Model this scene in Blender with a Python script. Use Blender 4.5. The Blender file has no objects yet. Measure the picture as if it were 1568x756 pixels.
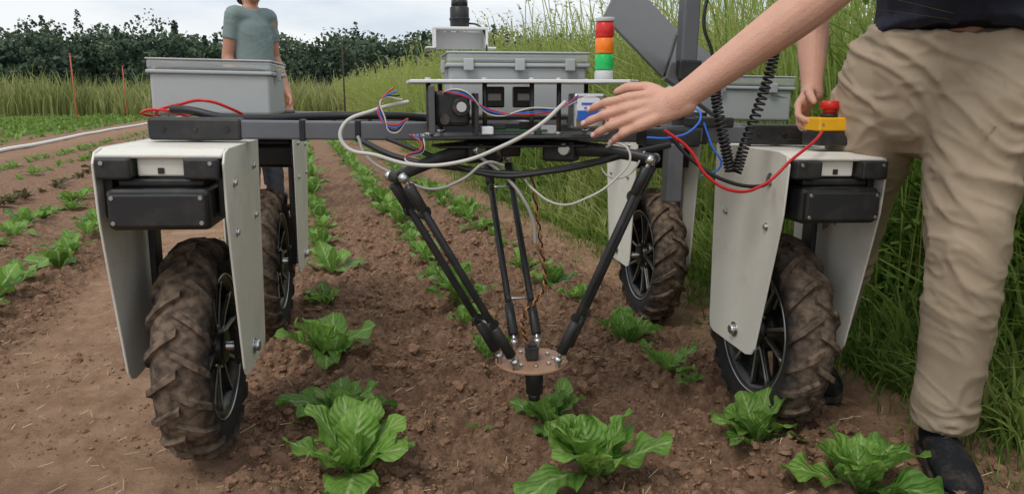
import bpy, bmesh, math, random
import numpy as np
from mathutils import Vector, Matrix, noise, Quaternion
random.seed(7); rng=np.random.default_rng(7)
sc=bpy.context.scene
V=Vector
# ------------------------------------------------------------------ materials
def mat(name,c,rough=.5,metal=0.,var=.12,scale=18,bump=0.,bscale=90,dirt=None,spec=.5,trans=0.,alpha=None,coat=0.):
    m=bpy.data.materials.new(name); m.use_nodes=True; nt=m.node_tree; N=nt.nodes; L=nt.links
    b=N['Principled BSDF']; tc=N.new('ShaderNodeTexCoord')
    n=N.new('ShaderNodeTexNoise'); n.inputs['Scale'].default_value=scale; n.inputs['Detail'].default_value=5
    L.new(tc.outputs['Object'],n.inputs['Vector'])
    mx=N.new('ShaderNodeMix'); mx.data_type='RGBA'
    mx.inputs[6].default_value=(*[x*(1-var) for x in c],1); mx.inputs[7].default_value=(*[min(1,x*(1+var)) for x in c],1)
    L.new(n.outputs['Fac'],mx.inputs[0]); out=mx.outputs[2]
    if dirt:
        n2=N.new('ShaderNodeTexNoise'); n2.inputs['Scale'].default_value=dirt[2]; n2.inputs['Detail'].default_value=8; n2.inputs['Roughness'].default_value=.7
        L.new(tc.outputs['Object'],n2.inputs['Vector'])
        r=N.new('ShaderNodeMapRange'); r.inputs[1].default_value=.5; r.inputs[2].default_value=.78; r.inputs[3].default_value=0; r.inputs[4].default_value=dirt[1]
        L.new(n2.outputs['Fac'],r.inputs[0])
        m2=N.new('ShaderNodeMix'); m2.data_type='RGBA'; m2.inputs[7].default_value=(*dirt[0],1)
        L.new(r.outputs[0],m2.inputs[0]); L.new(out,m2.inputs[6]); out=m2.outputs[2]
    L.new(out,b.inputs['Base Color'])
    rr=N.new('ShaderNodeMapRange'); rr.inputs[3].default_value=max(0.02,rough-.08); rr.inputs[4].default_value=min(1,rough+.08)
    L.new(n.outputs['Fac'],rr.inputs[0]); L.new(rr.outputs[0],b.inputs['Roughness'])
    b.inputs['Metallic'].default_value=metal; b.inputs['Specular IOR Level'].default_value=spec
    b.inputs['Transmission Weight'].default_value=trans; b.inputs['Coat Weight'].default_value=coat
    if alpha is not None: b.inputs['Alpha'].default_value=alpha
    if bump:
        n3=N.new('ShaderNodeTexNoise'); n3.inputs['Scale'].default_value=bscale; n3.inputs['Detail'].default_value=4
        L.new(tc.outputs['Object'],n3.inputs['Vector'])
        bp=N.new('ShaderNodeBump'); bp.inputs['Strength'].default_value=bump; bp.inputs['Distance'].default_value=.01
        L.new(n3.outputs['Fac'],bp.inputs['Height']); L.new(bp.outputs[0],b.inputs['Normal'])
    return m
DUST=(.33,.23,.15)
M_white=mat('white_powdercoat',(.74,.71,.63),.45,var=.04,scale=4,dirt=(DUST,.42,3.5))
M_beam=mat('charcoal_beam',(.12,.125,.138),.42,var=.1,dirt=((.22,.19,.15),.3,9),bump=.05)
M_blk=mat('black_plastic',(.018,.018,.019),.45,var=.25,dirt=((.14,.115,.09),.3,12))
M_blkg=mat('black_gloss_enclosure',(.012,.012,.013),.30,var=.2,dirt=((.14,.115,.09),.25,10))
M_rub=mat('black_rubber_cable',(.014,.014,.014),.5)
M_carb=mat('carbon_rod',(.02,.02,.022),.38,var=.3,dirt=((.14,.115,.09),.2,18))
M_steel=mat('steel_bright',(.6,.6,.6),.28,metal=1,var=.1)
M_greybox=mat('grey_polycarbonate_box',(.43,.45,.45),.5,var=.04,scale=5,dirt=(DUST,.22,6))
M_clear=mat('clear_lid',(.80,.84,.84),.10,var=.03,alpha=.38)
M_shelf=mat('white_shelf_plate',(.76,.77,.76),.35,var=.04)
M_alu=mat('anodised_dark_plate',(.11,.11,.115),.4,metal=.4)
M_red=mat('red_plastic',(.62,.02,.015),.35)
M_orange=mat('orange_plastic',(.85,.20,.01),.3)
M_green=mat('green_plastic',(.01,.45,.10),.3)
M_yel=mat('yellow_plastic',(.88,.45,.01),.4)
M_grey=mat('light_grey_plastic',(.5,.5,.5),.4)
M_rw=mat('red_wire',(.55,.015,.015),.35)
M_bw=mat('blue_wire',(.02,.14,.6),.35)
M_hose=mat('translucent_hose',(.52,.50,.46),.35,var=.06)
M_hose2=mat('grey_hose',(.34,.32,.29),.45,var=.06)
M_copper=mat('coppery_brown_disc',(.34,.19,.115),.45,var=.2,scale=30)
M_label=mat('white_label',(.78,.80,.84),.4,var=.03)
M_blue=mat('blue_label',(.03,.14,.55),.4)
M_lap=mat('laptop_grey',(.125,.125,.125),.38,metal=.3,var=.05)
M_screen=mat('laptop_dark_screen',(.01,.01,.012),.15)
M_skin=mat('skin',(.60,.33,.235),.5,var=.13,scale=30,bump=.2,bscale=240,spec=.4,dirt=((.64,.24,.17),.4,16))
M_skin2=mat('skin_tanned',(.47,.24,.16),.5,var=.10,scale=28,spec=.4)
M_nail=mat('fingernail',(.70,.45,.38),.3,var=.04)
M_pants=mat('khaki_trousers',(.39,.305,.215),.85,var=.10,scale=9,bump=.25,bscale=500,dirt=((.29,.21,.14),.35,7))
M_navy=mat('navy_shirt',(.012,.014,.03),.85,var=.15,bump=.2,bscale=400)
M_teal=mat('grey_green_shirt',(.20,.265,.26),.85,var=.1)
M_dkp=mat('dark_trousers',(.05,.055,.07),.85)
M_shoe=mat('black_canvas_shoe',(.014,.016,.02),.75,var=.25,scale=60,bump=.4,bscale=500,dirt=(DUST,.4,14),spec=.2)
M_sole=mat('shoe_sole',(.03,.03,.03),.8,dirt=(DUST,.6,12))
M_hair=mat('brown_hair',(.035,.02,.012),.6,var=.4,scale=60,bump=.6,bscale=120)
M_eye=mat('eye_white',(.8,.8,.78),.2); M_iris=mat('iris',(.05,.03,.02),.2)
M_lip=mat('lips',(.42,.19,.14),.5)
M_rim=mat('rim_black',(.014,.014,.015),.35,var=.3,dirt=(DUST,.5,14))
M_mach=mat('machined_alloy',(.45,.45,.45),.35,metal=.9,dirt=(DUST,.5,12))
M_stake=mat('orange_stake',(.5,.12,.06),.6)
M_pipe=mat('white_pipe',(.8,.8,.78),.5)
M_bark=mat('bark',(.06,.05,.04),.9)
M_straw=mat('straw',(.50,.38,.24),.85,var=.3,scale=5)
M_twist=mat('orange_black_wire',(.45,.17,.04),.5)

def tyre_mat():
    m=bpy.data.materials.new('muddy_tyre'); m.use_nodes=True; nt=m.node_tree; N=nt.nodes; L=nt.links; b=N['Principled BSDF']
    tc=N.new('ShaderNodeTexCoord'); sp=N.new('ShaderNodeSeparateXYZ'); L.new(tc.outputs['Object'],sp.inputs[0])
    cb=N.new('ShaderNodeCombineXYZ'); L.new(sp.outputs[1],cb.inputs[1]); L.new(sp.outputs[2],cb.inputs[2])
    ln=N.new('ShaderNodeVectorMath'); ln.operation='LENGTH'; L.new(cb.outputs[0],ln.inputs[0])
    n=N.new('ShaderNodeTexNoise'); n.inputs['Scale'].default_value=22; n.inputs['Detail'].default_value=9; n.inputs['Roughness'].default_value=.7; L.new(tc.outputs['Object'],n.inputs['Vector'])
    ad=N.new('ShaderNodeMath'); ad.operation='MULTIPLY_ADD'; ad.inputs[1].default_value=.11; L.new(n.outputs['Fac'],ad.inputs[0]); L.new(ln.outputs['Value'],ad.inputs[2])
    mr=N.new('ShaderNodeMapRange'); mr.inputs[1].default_value=.305; mr.inputs[2].default_value=.352; L.new(ad.outputs[0],mr.inputs[0])
    mud=N.new('ShaderNodeValToRGB'); e=mud.color_ramp.elements; e[0].position=.35; e[0].color=(.062,.045,.034,1); e[1].position=.65; e[1].color=(.21,.15,.105,1)
    n2=N.new('ShaderNodeTexNoise'); n2.inputs['Scale'].default_value=40; n2.inputs['Detail'].default_value=6; L.new(tc.outputs['Object'],n2.inputs['Vector']); L.new(n2.outputs['Fac'],mud.inputs[0])
    mx=N.new('ShaderNodeMix'); mx.data_type='RGBA'; mx.inputs[6].default_value=(.026,.023,.021,1); L.new(mr.outputs[0],mx.inputs[0]); L.new(mud.outputs[0],mx.inputs[7])
    L.new(mx.outputs[2],b.inputs['Base Color']); b.inputs['Roughness'].default_value=.88; b.inputs['Specular IOR Level'].default_value=.25
    bp=N.new('ShaderNodeBump'); bp.inputs['Strength'].default_value=.6; bp.inputs['Distance'].default_value=.006; L.new(n2.outputs['Fac'],bp.inputs['Height']); L.new(bp.outputs[0],b.inputs['Normal'])
    return m
M_tyre=tyre_mat()

def leaf_mat(name,dark,light,rib,transl=.3):
    m=bpy.data.materials.new(name); m.use_nodes=True; nt=m.node_tree; N=nt.nodes; L=nt.links; b=N['Principled BSDF']; out=N['Material Output']
    t=N.new('ShaderNodeAttribute'); t.attribute_name='tint'
    u=N.new('ShaderNodeAttribute'); u.attribute_name='lu'; v=N.new('ShaderNodeAttribute'); v.attribute_name='lv'
    tc=N.new('ShaderNodeTexCoord'); nn=N.new('ShaderNodeTexNoise'); nn.inputs['Scale'].default_value=60; nn.inputs['Detail'].default_value=5; L.new(tc.outputs['Object'],nn.inputs['Vector'])
    ta=N.new('ShaderNodeMath'); ta.operation='MULTIPLY_ADD'; ta.inputs[1].default_value=.9; L.new(nn.outputs['Fac'],ta.inputs[0]); 
    tb=N.new('ShaderNodeMath'); tb.operation='SUBTRACT'; tb.inputs[1].default_value=.42; L.new(t.outputs['Fac'],tb.inputs[0]); L.new(tb.outputs[0],ta.inputs[2]); ta.use_clamp=True
    c=N.new('ShaderNodeMix'); c.data_type='RGBA'; c.inputs[6].default_value=(*dark,1); c.inputs[7].default_value=(*light,1); L.new(ta.outputs[0],c.inputs[0])
    au=N.new('ShaderNodeMath'); au.operation='ABSOLUTE'; L.new(u.outputs['Fac'],au.inputs[0])
    r=N.new('ShaderNodeMapRange'); r.inputs[1].default_value=.03; r.inputs[2].default_value=.12; r.inputs[3].default_value=.8; r.inputs[4].default_value=0; L.new(au.outputs[0],r.inputs[0])
    w=N.new('ShaderNodeMath'); w.operation='MULTIPLY'; w.inputs[1].default_value=46; L.new(v.outputs['Fac'],w.inputs[0])
    w2=N.new('ShaderNodeMath'); w2.operation='MULTIPLY_ADD'; w2.inputs[1].default_value=-15; L.new(au.outputs[0],w2.inputs[0]); L.new(w.outputs[0],w2.inputs[2])
    sn=N.new('ShaderNodeMath'); sn.operation='SINE'; L.new(w2.outputs[0],sn.inputs[0])
    r2=N.new('ShaderNodeMapRange'); r2.inputs[1].default_value=.75; r2.inputs[2].default_value=1; r2.inputs[3].default_value=0; r2.inputs[4].default_value=.2; L.new(sn.outputs[0],r2.inputs[0])
    mxx=N.new('ShaderNodeMath'); mxx.operation='MAXIMUM'; L.new(r.outputs[0],mxx.inputs[0]); L.new(r2.outputs[0],mxx.inputs[1])
    c2=N.new('ShaderNodeMix'); c2.data_type='RGBA'; c2.inputs[7].default_value=(*rib,1); L.new(mxx.outputs[0],c2.inputs[0]); L.new(c.outputs[2],c2.inputs[6])
    L.new(c2.outputs[2],b.inputs['Base Color']); b.inputs['Roughness'].default_value=.45; b.inputs['Specular IOR Level'].default_value=.4
    ad=N.new('ShaderNodeMath'); ad.operation='MULTIPLY_ADD'; ad.inputs[1].default_value=2.5; L.new(nn.outputs['Fac'],ad.inputs[0]); L.new(sn.outputs[0],ad.inputs[2])
    bp=N.new('ShaderNodeBump'); bp.inputs['Strength'].default_value=.5; bp.inputs['Distance'].default_value=.003; L.new(ad.outputs[0],bp.inputs['Height']); L.new(bp.outputs[0],b.inputs['Normal'])
    tr=N.new('ShaderNodeBsdfTranslucent'); L.new(c2.outputs[2],tr.inputs[0]); ms=N.new('ShaderNodeMixShader'); ms.inputs[0].default_value=transl
    L.new(b.outputs[0],ms.inputs[1]); L.new(tr.outputs[0],ms.inputs[2]); L.new(ms.outputs[0],out.inputs[0])
    return m
M_let=leaf_mat('lettuce_leaf',(.065,.18,.028),(.25,.44,.075),(.42,.55,.22),.35)
M_purple=leaf_mat('purple_lettuce_leaf',(.07,.035,.02),(.15,.15,.05),(.2,.15,.08))
def tint_mat(name,stops,rough=.7,transl=.25):
    m=bpy.data.materials.new(name); m.use_nodes=True; nt=m.node_tree; N=nt.nodes; L=nt.links; b=N['Principled BSDF']; out=N['Material Output']
    t=N.new('ShaderNodeAttribute'); t.attribute_name='tint'; cr=N.new('ShaderNodeValToRGB'); el=cr.color_ramp.elements
    while len(el)<len(stops): el.new(.5)
    for e,(p,c) in zip(el,stops): e.position=p; e.color=(*c,1)
    L.new(t.outputs['Fac'],cr.inputs[0]); L.new(cr.outputs[0],b.inputs['Base Color']); b.inputs['Roughness'].default_value=rough; b.inputs['Specular IOR Level'].default_value=.25
    tr=N.new('ShaderNodeBsdfTranslucent'); L.new(cr.outputs[0],tr.inputs[0]); ms=N.new('ShaderNodeMixShader'); ms.inputs[0].default_value=transl
    L.new(b.outputs[0],ms.inputs[1]); L.new(tr.outputs[0],ms.inputs[2]); L.new(ms.outputs[0],out.inputs[0]); return m
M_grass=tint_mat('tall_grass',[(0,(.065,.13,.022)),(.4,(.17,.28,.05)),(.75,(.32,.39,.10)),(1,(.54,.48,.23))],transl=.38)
M_hedge=tint_mat('meadow_grass',[(0,(.16,.20,.06)),(.5,(.32,.34,.12)),(1,(.50,.45,.23))])
M_forest=tint_mat('forest_foliage',[(0,(.036,.056,.044)),(.5,(.062,.094,.060)),(1,(.11,.15,.085))],.85,.1)  # slight distance haze is painted into these foliage greens

def ground_mat():
    m=bpy.data.materials.new('tilled_soil'); m.use_nodes=True; nt=m.node_tree; N=nt.nodes; L=nt.links; b=N['Principled BSDF']
    tc=N.new('ShaderNodeTexCoord')
    def nz(s,d=8,r=.6):
        n=N.new('ShaderNodeTexNoise'); n.inputs['Scale'].default_value=s; n.inputs['Detail'].default_value=d; n.inputs['Roughness'].default_value=r; L.new(tc.outputs['Object'],n.inputs['Vector']); return n
    a=nz(1.3); f=nz(30,10,.78); g=nz(7)
    cr=N.new('ShaderNodeValToRGB'); e=cr.color_ramp.elements; e[0].position=.34; e[0].color=(.125,.069,.042,1); e[1].position=.67; e[1].color=(.41,.255,.165,1)
    L.new(f.outputs['Fac'],cr.inputs[0])
    cr2=N.new('ShaderNodeValToRGB'); e=cr2.color_ramp.elements; e[0].position=.3; e[0].color=(.28,.165,.10,1); e[1].position=.7; e[1].color=(.49,.32,.205,1)
    L.new(g.outputs['Fac'],cr2.inputs[0])
    pa=N.new('ShaderNodeAttribute'); pa.attribute_name='path'
    mp=N.new('ShaderNodeMath'); mp.operation='MULTIPLY'; L.new(pa.outputs['Fac'],mp.inputs[0]); 
    ra=N.new('ShaderNodeMapRange'); ra.inputs[1].default_value=.3; ra.inputs[2].default_value=.6; ra.inputs[3].default_value=.3; L.new(a.outputs['Fac'],ra.inputs[0]); L.new(ra.outputs[0],mp.inputs[1])
    m1=N.new('ShaderNodeMix'); m1.data_type='RGBA'; L.new(mp.outputs[0],m1.inputs[0]); L.new(cr.outputs[0],m1.inputs[6]); L.new(cr2.outputs[0],m1.inputs[7])
    gr=N.new('ShaderNodeAttribute'); gr.attribute_name='grass'
    cg=N.new('ShaderNodeValToRGB'); e=cg.color_ramp.elements; e[0].position=.3; e[0].color=(.07,.12,.03,1); e[1].position=.7; e[1].color=(.18,.23,.07,1); L.new(f.outputs['Fac'],cg.inputs[0])
    ga=N.new('ShaderNodeMath'); ga.operation='ADD'; ga.inputs[1].default_value=-.5; L.new(g.outputs['Fac'],ga.inputs[0])
    gb=N.new('ShaderNodeMath'); gb.operation='MULTIPLY_ADD'; gb.inputs[1].default_value=1.5; L.new(ga.outputs[0],gb.inputs[0]); L.new(gr.outputs['Fac'],gb.inputs[2])
    gc=N.new('ShaderNodeMapRange'); gc.inputs[1].default_value=.35; gc.inputs[2].default_value=.6; L.new(gb.outputs[0],gc.inputs[0])
    m2=N.new('ShaderNodeMix'); m2.data_type='RGBA'; L.new(gc.outputs[0],m2.inputs[0]); L.new(m1.outputs[2],m2.inputs[6]); L.new(cg.outputs[0],m2.inputs[7])
    L.new(m2.outputs[2],b.inputs['Base Color']); b.inputs['Roughness'].default_value=.95; b.inputs['Specular IOR Level'].default_value=.12
    h=nz(70,10,.75)
    bp=N.new('ShaderNodeBump'); bp.inputs['Strength'].default_value=1.; bp.inputs['Distance'].default_value=.016; L.new(h.outputs['Fac'],bp.inputs['Height']); L.new(bp.outputs[0],b.inputs['Normal'])
    return m
M_soil=ground_mat()
M_clod=mat('soil_clod',(.28,.168,.106),.95,var=.5,scale=22,bump=.9,bscale=140,spec=.12)

# ------------------------------------------------------------------ mesh helpers
def link(o,parent=None):
    sc.collection.objects.link(o)
    if parent: o.parent=parent
    return o
def empty(name,loc=(0,0,0),parent=None):
    o=bpy.data.objects.new(name,None); o.location=loc; o.empty_display_size=.1; return link(o,parent)
def fast(name,Vt,F,m,attrs=None,smooth=True,parent=None):
    me=bpy.data.meshes.new(name); Vt=np.asarray(Vt,np.float32); F=np.asarray(F,np.int32); k=F.shape[1]
    me.vertices.add(len(Vt)); me.vertices.foreach_set('co',Vt.ravel())
    me.loops.add(F.size); me.loops.foreach_set('vertex_index',F.ravel())
    me.polygons.add(len(F)); me.polygons.foreach_set('loop_start',np.arange(0,F.size,k,dtype=np.int32))
    me.polygons.foreach_set('use_smooth',np.full(len(F),smooth))
    me.update(calc_edges=True)
    for a,val in (attrs or {}).items():
        at=me.attributes.new(a,'FLOAT','POINT'); at.data.foreach_set('value',np.asarray(val,np.float32))
    me.materials.append(m)
    return link(bpy.data.objects.new(name,me),parent)
def pyd(name,vs,fs,m,parent=None,smooth=True):
    me=bpy.data.meshes.new(name); me.from_pydata([tuple(v) for v in vs],[],fs); 
    me.materials.append(m)
    if smooth:
        for p in me.polygons: p.use_smooth=True
    me.update(); return link(bpy.data.objects.new(name,me),parent)
def box(name,c,s,m,parent=None,bev=.004,rot=None,seg=2):
    bm=bmesh.new(); bmesh.ops.create_cube(bm,size=1)
    for v in bm.verts: v.co=V((v.co.x*s[0],v.co.y*s[1],v.co.z*s[2]))
    bv=min(bev,min(s)*.4)
    if bv>0: bmesh.ops.bevel(bm,geom=bm.edges[:],offset=bv,segments=seg,affect='EDGES',profile=.5)
    me=bpy.data.meshes.new(name); bm.to_mesh(me); bm.free(); me.materials.append(m)
    o=bpy.data.objects.new(name,me); o.location=c
    if rot: o.rotation_euler=rot
    return link(o,parent)
def prism(name,pts,x0,x1,m,parent=None,axis='x',bev=.0015):
    bm=bmesh.new()
    def P(a,b,c): return (c,a,b) if axis=='x' else ((a,b,c) if axis=='z' else (a,c,b))
    vs=[bm.verts.new(P(a,b,x0)) for a,b in pts]; f=bm.faces.new(vs)
    r=bmesh.ops.extrude_face_region(bm,geom=[f]); d=V(P(0,0,x1-x0))
    for g in r['geom']:
        if isinstance(g,bmesh.types.BMVert): g.co+=d
    bmesh.ops.recalc_face_normals(bm,faces=bm.faces[:])
    if bev: bmesh.ops.bevel(bm,geom=bm.edges[:],offset=bev,segments=1,affect='EDGES')
    me=bpy.data.meshes.new(name); bm.to_mesh(me); bm.free(); me.materials.append(m)
    return link(bpy.data.objects.new(name,me),parent)
def cyl(name,p,q,r,m,parent=None,r2=None,n=20,bev=True):
    p=V(p);q=V(q); d=q-p; L=d.length; r2=r if r2 is None else r2
    e=min(r,r2,L)*.12
    prof=[(0,0),(r-e,0),(r,e),(r2,L-e),(r2-e,L),(0,L)]
    vs=[];fs=[]
    rot=d.to_track_quat('Z','Y').to_matrix()
    for i,(rr,z) in enumerate(prof):
        for k in range(n):
            a=2*math.pi*k/n; vs.append(p+rot@V((rr*math.cos(a),rr*math.sin(a),z)))
    for i in range(len(prof)-1):
        for k in range(n):
            k2=(k+1)%n
            fs.append((i*n+k,i*n+k2,(i+1)*n+k2,(i+1)*n+k))
    bm=bmesh.new(); bv=[bm.verts.new(v) for v in vs]
    for f in fs: 
        try: bm.faces.new([bv[i] for i in f])
        except: pass
    bmesh.ops.remove_doubles(bm,verts=bm.verts[:],dist=1e-5); bmesh.ops.recalc_face_normals(bm,faces=bm.faces[:])
    me=bpy.data.meshes.new(name); bm.to_mesh(me); bm.free(); me.materials.append(m)
    for pl in me.polygons: pl.use_smooth=len(pl.vertices)==4 and abs(pl.normal.dot(d.normalized()))<.6
    return link(bpy.data.objects.new(name,me),parent)
def ball(name,c,r,m,parent=None,sub=2):
    bm=bmesh.new(); bmesh.ops.create_icosphere(bm,subdivisions=sub,radius=1)
    rr=r if hasattr(r,'__len__') else (r,r,r)
    for v in bm.verts: v.co=V((v.co.x*rr[0]+c[0],v.co.y*rr[1]+c[1],v.co.z*rr[2]+c[2]))
    me=bpy.data.meshes.new(name); bm.to_mesh(me); bm.free(); me.materials.append(m)
    for p in me.polygons: p.use_smooth=True
    return link(bpy.data.objects.new(name,me),parent)
def wire(name,pts,r,m,parent=None,poly=False):
    cu=bpy.data.curves.new(name,'CURVE'); cu.dimensions='3D'; cu.bevel_depth=r; cu.bevel_resolution=3; cu.use_fill_caps=True
    if poly:
        s=cu.splines.new('POLY'); s.points.add(len(pts)-1)
        for a,p in zip(s.points,pts): a.co=(*p,1)
    else:
        s=cu.splines.new('BEZIER'); s.bezier_points.add(len(pts)-1); s.resolution_u=10
        for a,p in zip(s.bezier_points,pts): a.co=p; a.handle_left_type=a.handle_right_type='AUTO'
    cu.materials.append(m); return link(bpy.data.objects.new(name,cu),parent)
def catmull(P,sub):
    P=[np.array(p,float) for p in P]; out=[]
    Q=[2*P[0]-P[1]]+P+[2*P[-1]-P[-2]]
    for i in range(1,len(Q)-2):
        for k in range(sub):
            t=k/sub; a,b,c,d=Q[i-1],Q[i],Q[i+1],Q[i+2]
            out.append(.5*((2*b)+(-a+c)*t+(2*a-5*b+4*c-d)*t*t+(-a+3*b-3*c+d)*t**3))
    out.append(P[-1]); return out
def sweep(pts,rad,lat=(1,0,0),n=20,sub=6,caps=(1,1)):
    R=[(r,r) if not hasattr(r,'__len__') else r for r in rad]
    C=catmull([tuple(p)+tuple(r) for p,r in zip(pts,R)],sub)
    rings=[]; N=len(C)
    for i,c in enumerate(C):
        t=V((C[min(i+1,N-1)]-C[max(i-1,0)])[:3]).normalized()
        rings.append((V(c[:3]),t,c[3],c[4]))
    full=[]
    p,t,a,b=rings[0]
    if caps[0]:
        for q in (85,60,30): s=math.radians(q); full.append((p-t*min(a,b)*math.sin(s),t,a*math.cos(s),b*math.cos(s)))
    full+=rings; p,t,a,b=rings[-1]
    if caps[1]:
        for q in (30,60,85): s=math.radians(q); full.append((p+t*min(a,b)*math.sin(s),t,a*math.cos(s),b*math.cos(s)))
    vs=[];fs=[]; lat=V(lat)
    for p,t,a,b in full:
        A=(lat-t*lat.dot(t)); 
        if A.length<1e-3: A=t.orthogonal()
        A.normalize(); B=t.cross(A)
        for k in range(n):
            q=2*math.pi*k/n; vs.append(p+A*a*math.cos(q)+B*b*math.sin(q))
    m=len(full)
    for i in range(m-1):
        for k in range(n): k2=(k+1)%n; fs.append((i*n+k,i*n+k2,(i+1)*n+k2,(i+1)*n+k))
    fs.append(tuple(range(n))[::-1]); fs.append(tuple((m-1)*n+k for k in range(n)))
    return vs,fs
def ell(c,r,axes=None,nu=16,nv=10):
    vs=[];fs=[]; M=axes or Matrix.Identity(3); c=V(c)
    for j in range(nv+1):
        th=math.pi*(j+.0)/nv; th=min(max(th,.02),math.pi-.02)
        for i in range(nu):
            ph=2*math.pi*i/nu; vs.append(c+M@V((r[0]*math.sin(th)*math.cos(ph),r[1]*math.sin(th)*math.sin(ph),r[2]*math.cos(th))))
    for j in range(nv):
        for i in range(nu): i2=(i+1)%nu; fs.append((j*nu+i,(j+1)*nu+i,(j+1)*nu+i2,j*nu+i2))
    fs.append(tuple(range(nu))); fs.append(tuple(nv*nu+k for k in range(nu))[::-1])
    return vs,fs
def fuse(name,parts,m,parent,voxel,smooth=4,wr=None):
    vs=[];fs=[]
    for a,b in parts:
        o=len(vs); vs+=a; fs+=[tuple(i+o for i in f) for f in b]
    me=bpy.data.meshes.new('tmp'); me.from_pydata([tuple(v) for v in vs],[],fs); me.update()
    bm=bmesh.new(); bm.from_mesh(me); bmesh.ops.recalc_face_normals(bm,faces=bm.faces[:]); bm.to_mesh(me); bm.free()
    o=bpy.data.objects.new('tmp',me); sc.collection.objects.link(o)
    r=o.modifiers.new('r','REMESH'); r.mode='VOXEL'; r.voxel_size=voxel
    s=o.modifiers.new('s','SMOOTH'); s.iterations=smooth; s.factor=.5
    dg=bpy.context.evaluated_depsgraph_get(); nm=bpy.data.meshes.new_from_object(o.evaluated_get(dg)); bpy.data.objects.remove(o)
    nm.name=name; nm.materials.clear(); nm.materials.append(m)
    if wr:
        amp,fx,fz=wr; nr=[v.normal.copy() for v in nm.vertices]
        for v,nn in zip(nm.vertices,nr):
            p=v.co; w=V((p.x*fx,p.y*fx,p.z*fz+p.x*5-p.y*3)); w+=noise.noise_vector(p*4)*.9
            a=max(0,1-3*abs(noise.noise(w)))**1.5; b_=noise.noise(p*6); c_=max(0,1-3*abs(noise.noise(w*2.1+V((7,3,1)))))**1.5
            msk=.35+.9*max(0,noise.noise(p*3+V((5,1,9)))+.35)
            v.co=p+nn*amp*(a*1.1*msk-.45+.55*b_+.5*c_*msk)
    for p in nm.polygons: p.use_smooth=True
    return link(bpy.data.objects.new(name,nm),parent)

# ------------------------------------------------------------------ ground
TBL=rng.random((256,256))
def vn(x,y,s=0):
    x=np.asarray(x,float)+s*17.3; y=np.asarray(y,float)+s*9.7
    xi=np.floor(x).astype(int); yi=np.floor(y).astype(int); fx=x-xi; fy=y-yi; fx=fx*fx*(3-2*fx); fy=fy*fy*(3-2*fy)
    g=lambda a,b:TBL[a&255,b&255]
    return (g(xi,yi)*(1-fx)+g(xi+1,yi)*fx)*(1-fy)+(g(xi,yi+1)*(1-fx)+g(xi+1,yi+1)*fx)*fy
def lumps(x,y,s=0):
    x=x+s*31.7; y=y+s*11.9
    wx=x+.7*(vn(x*2.1,y*2.1,s+2)-.5); wy=y+.7*(vn(x*2.1,y*2.1,s+3)-.5)
    xi=np.floor(wx).astype(int); yi=np.floor(wy).astype(int); h=np.zeros_like(wx)
    for dx in (-1,0,1):
        for dy in (-1,0,1):
            a=(xi+dx)&255; b=(yi+dy)&255
            jx=xi+dx+TBL[a,b]; jy=yi+dy+TBL[(b+57)&255,(a+91)&255]; r=TBL[(a+13)&255,(b+171)&255]**1.6
            R_=.30+.42*r; d2=((wx-jx)**2+(wy-jy)**2)/R_**2
            h=np.maximum(h,r*np.sqrt(np.clip(1-d2,0,1)))
    return h
def sst(a,b,x): t=np.clip((x-a)/(b-a),0,1); return t*t*(3-2*t)
RA=math.radians(16.05); RC,RS=math.cos(RA),math.sin(RA)
def toL(x,y): return RC*x+RS*y, -RS*x+RC*y      # lateral, along
def toW(la,al): return RC*la-RS*al, RS*la+RC*al
ROWS=[.10,.72,1.27]; ROWSL=[-1.42,-2.02,-2.62,-3.25,-3.9,-6.0,-6.7,-7.4,-8.2,-9.,-9.8,-10.6]
def pathmask(la):
    return np.clip(sst(-1.25,-1.05,la)*(1-sst(-.32,-.12,la))+ sst(1.5,1.65,la)*(1-sst(2.2,2.5,la))*.7 + sst(-5.9,-5.6,la)*(1-sst(-4.6,-4.3,la))*.5,0,1)
R9C,R9S=math.cos(math.radians(9)),math.sin(math.radians(9))
def gz(x,y):
    x=np.asarray(x,float); y=np.asarray(y,float); la,al=toL(x,y); d=np.hypot(x,y)
    near=1-sst(7,16,d); pm=pathmask(la); ro=1-.78*pm
    z=.03*(vn(x*1.4,y*1.4)-.5)*(1-sst(20,40,d))
    z=z+near*ro*(.034*(vn(x*6,y*6,1)-.5)+.018*(vn(x*17,y*17,2)-.5)+.040*lumps(x*13,y*13,1)+.026*lumps(x*27,y*27,2)+.012*lumps(x*50,y*50,3)-.022)
    z=z+near*.008*(vn(x*60,y*60,5)-.5)*ro
    for r in ROWS+ROWSL[:5]: z=z+.025*np.exp(-((la-r)/.13)**2)*near
    z=z-.018*pm*near
    lx=(x+.88)*R9C+(y-2.)*R9S; ly=-(x+.88)*R9S+(y-2.)*R9C
    for cx in (0,1.72):
        q=lx-cx; m=(1-sst(.06,.09,np.abs(q)))*near*sst(.05,.2,np.abs(ly))*(vn(x*2,y*2,12)>.25)
        z=z-m*(.006+.009*sst(-.3,.3,np.sin(ly*2*np.pi/.10+np.abs(q)*22+(q>0)*np.pi)))
    z=z+.35*sst(2.3,5.5,la)*(1-sst(30,60,al))
    z=z+.02*np.maximum(0,y-60)
    return z
def axis(lo,hi,st,far_lo,far_hi,g=1.07):
    a=list(np.arange(lo,hi,st)); s=st; x=a[-1]
    while x<far_hi: s*=g; x+=s; a.append(x)
    s=st; x=lo; b=[]
    while x>far_lo: s*=g; x-=s; b.append(x)
    return np.array(b[::-1]+a)
gx=axis(-2.9,2.1,.0088,-500,500,1.06); gy=axis(1.4,4.4,.0088,-120,600,1.05)
X,Y=np.meshgrid(gx,gy); Z=gz(X,Y); nx,ny=len(gx),len(gy)
idx=np.arange(nx*ny).reshape(ny,nx)
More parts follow.
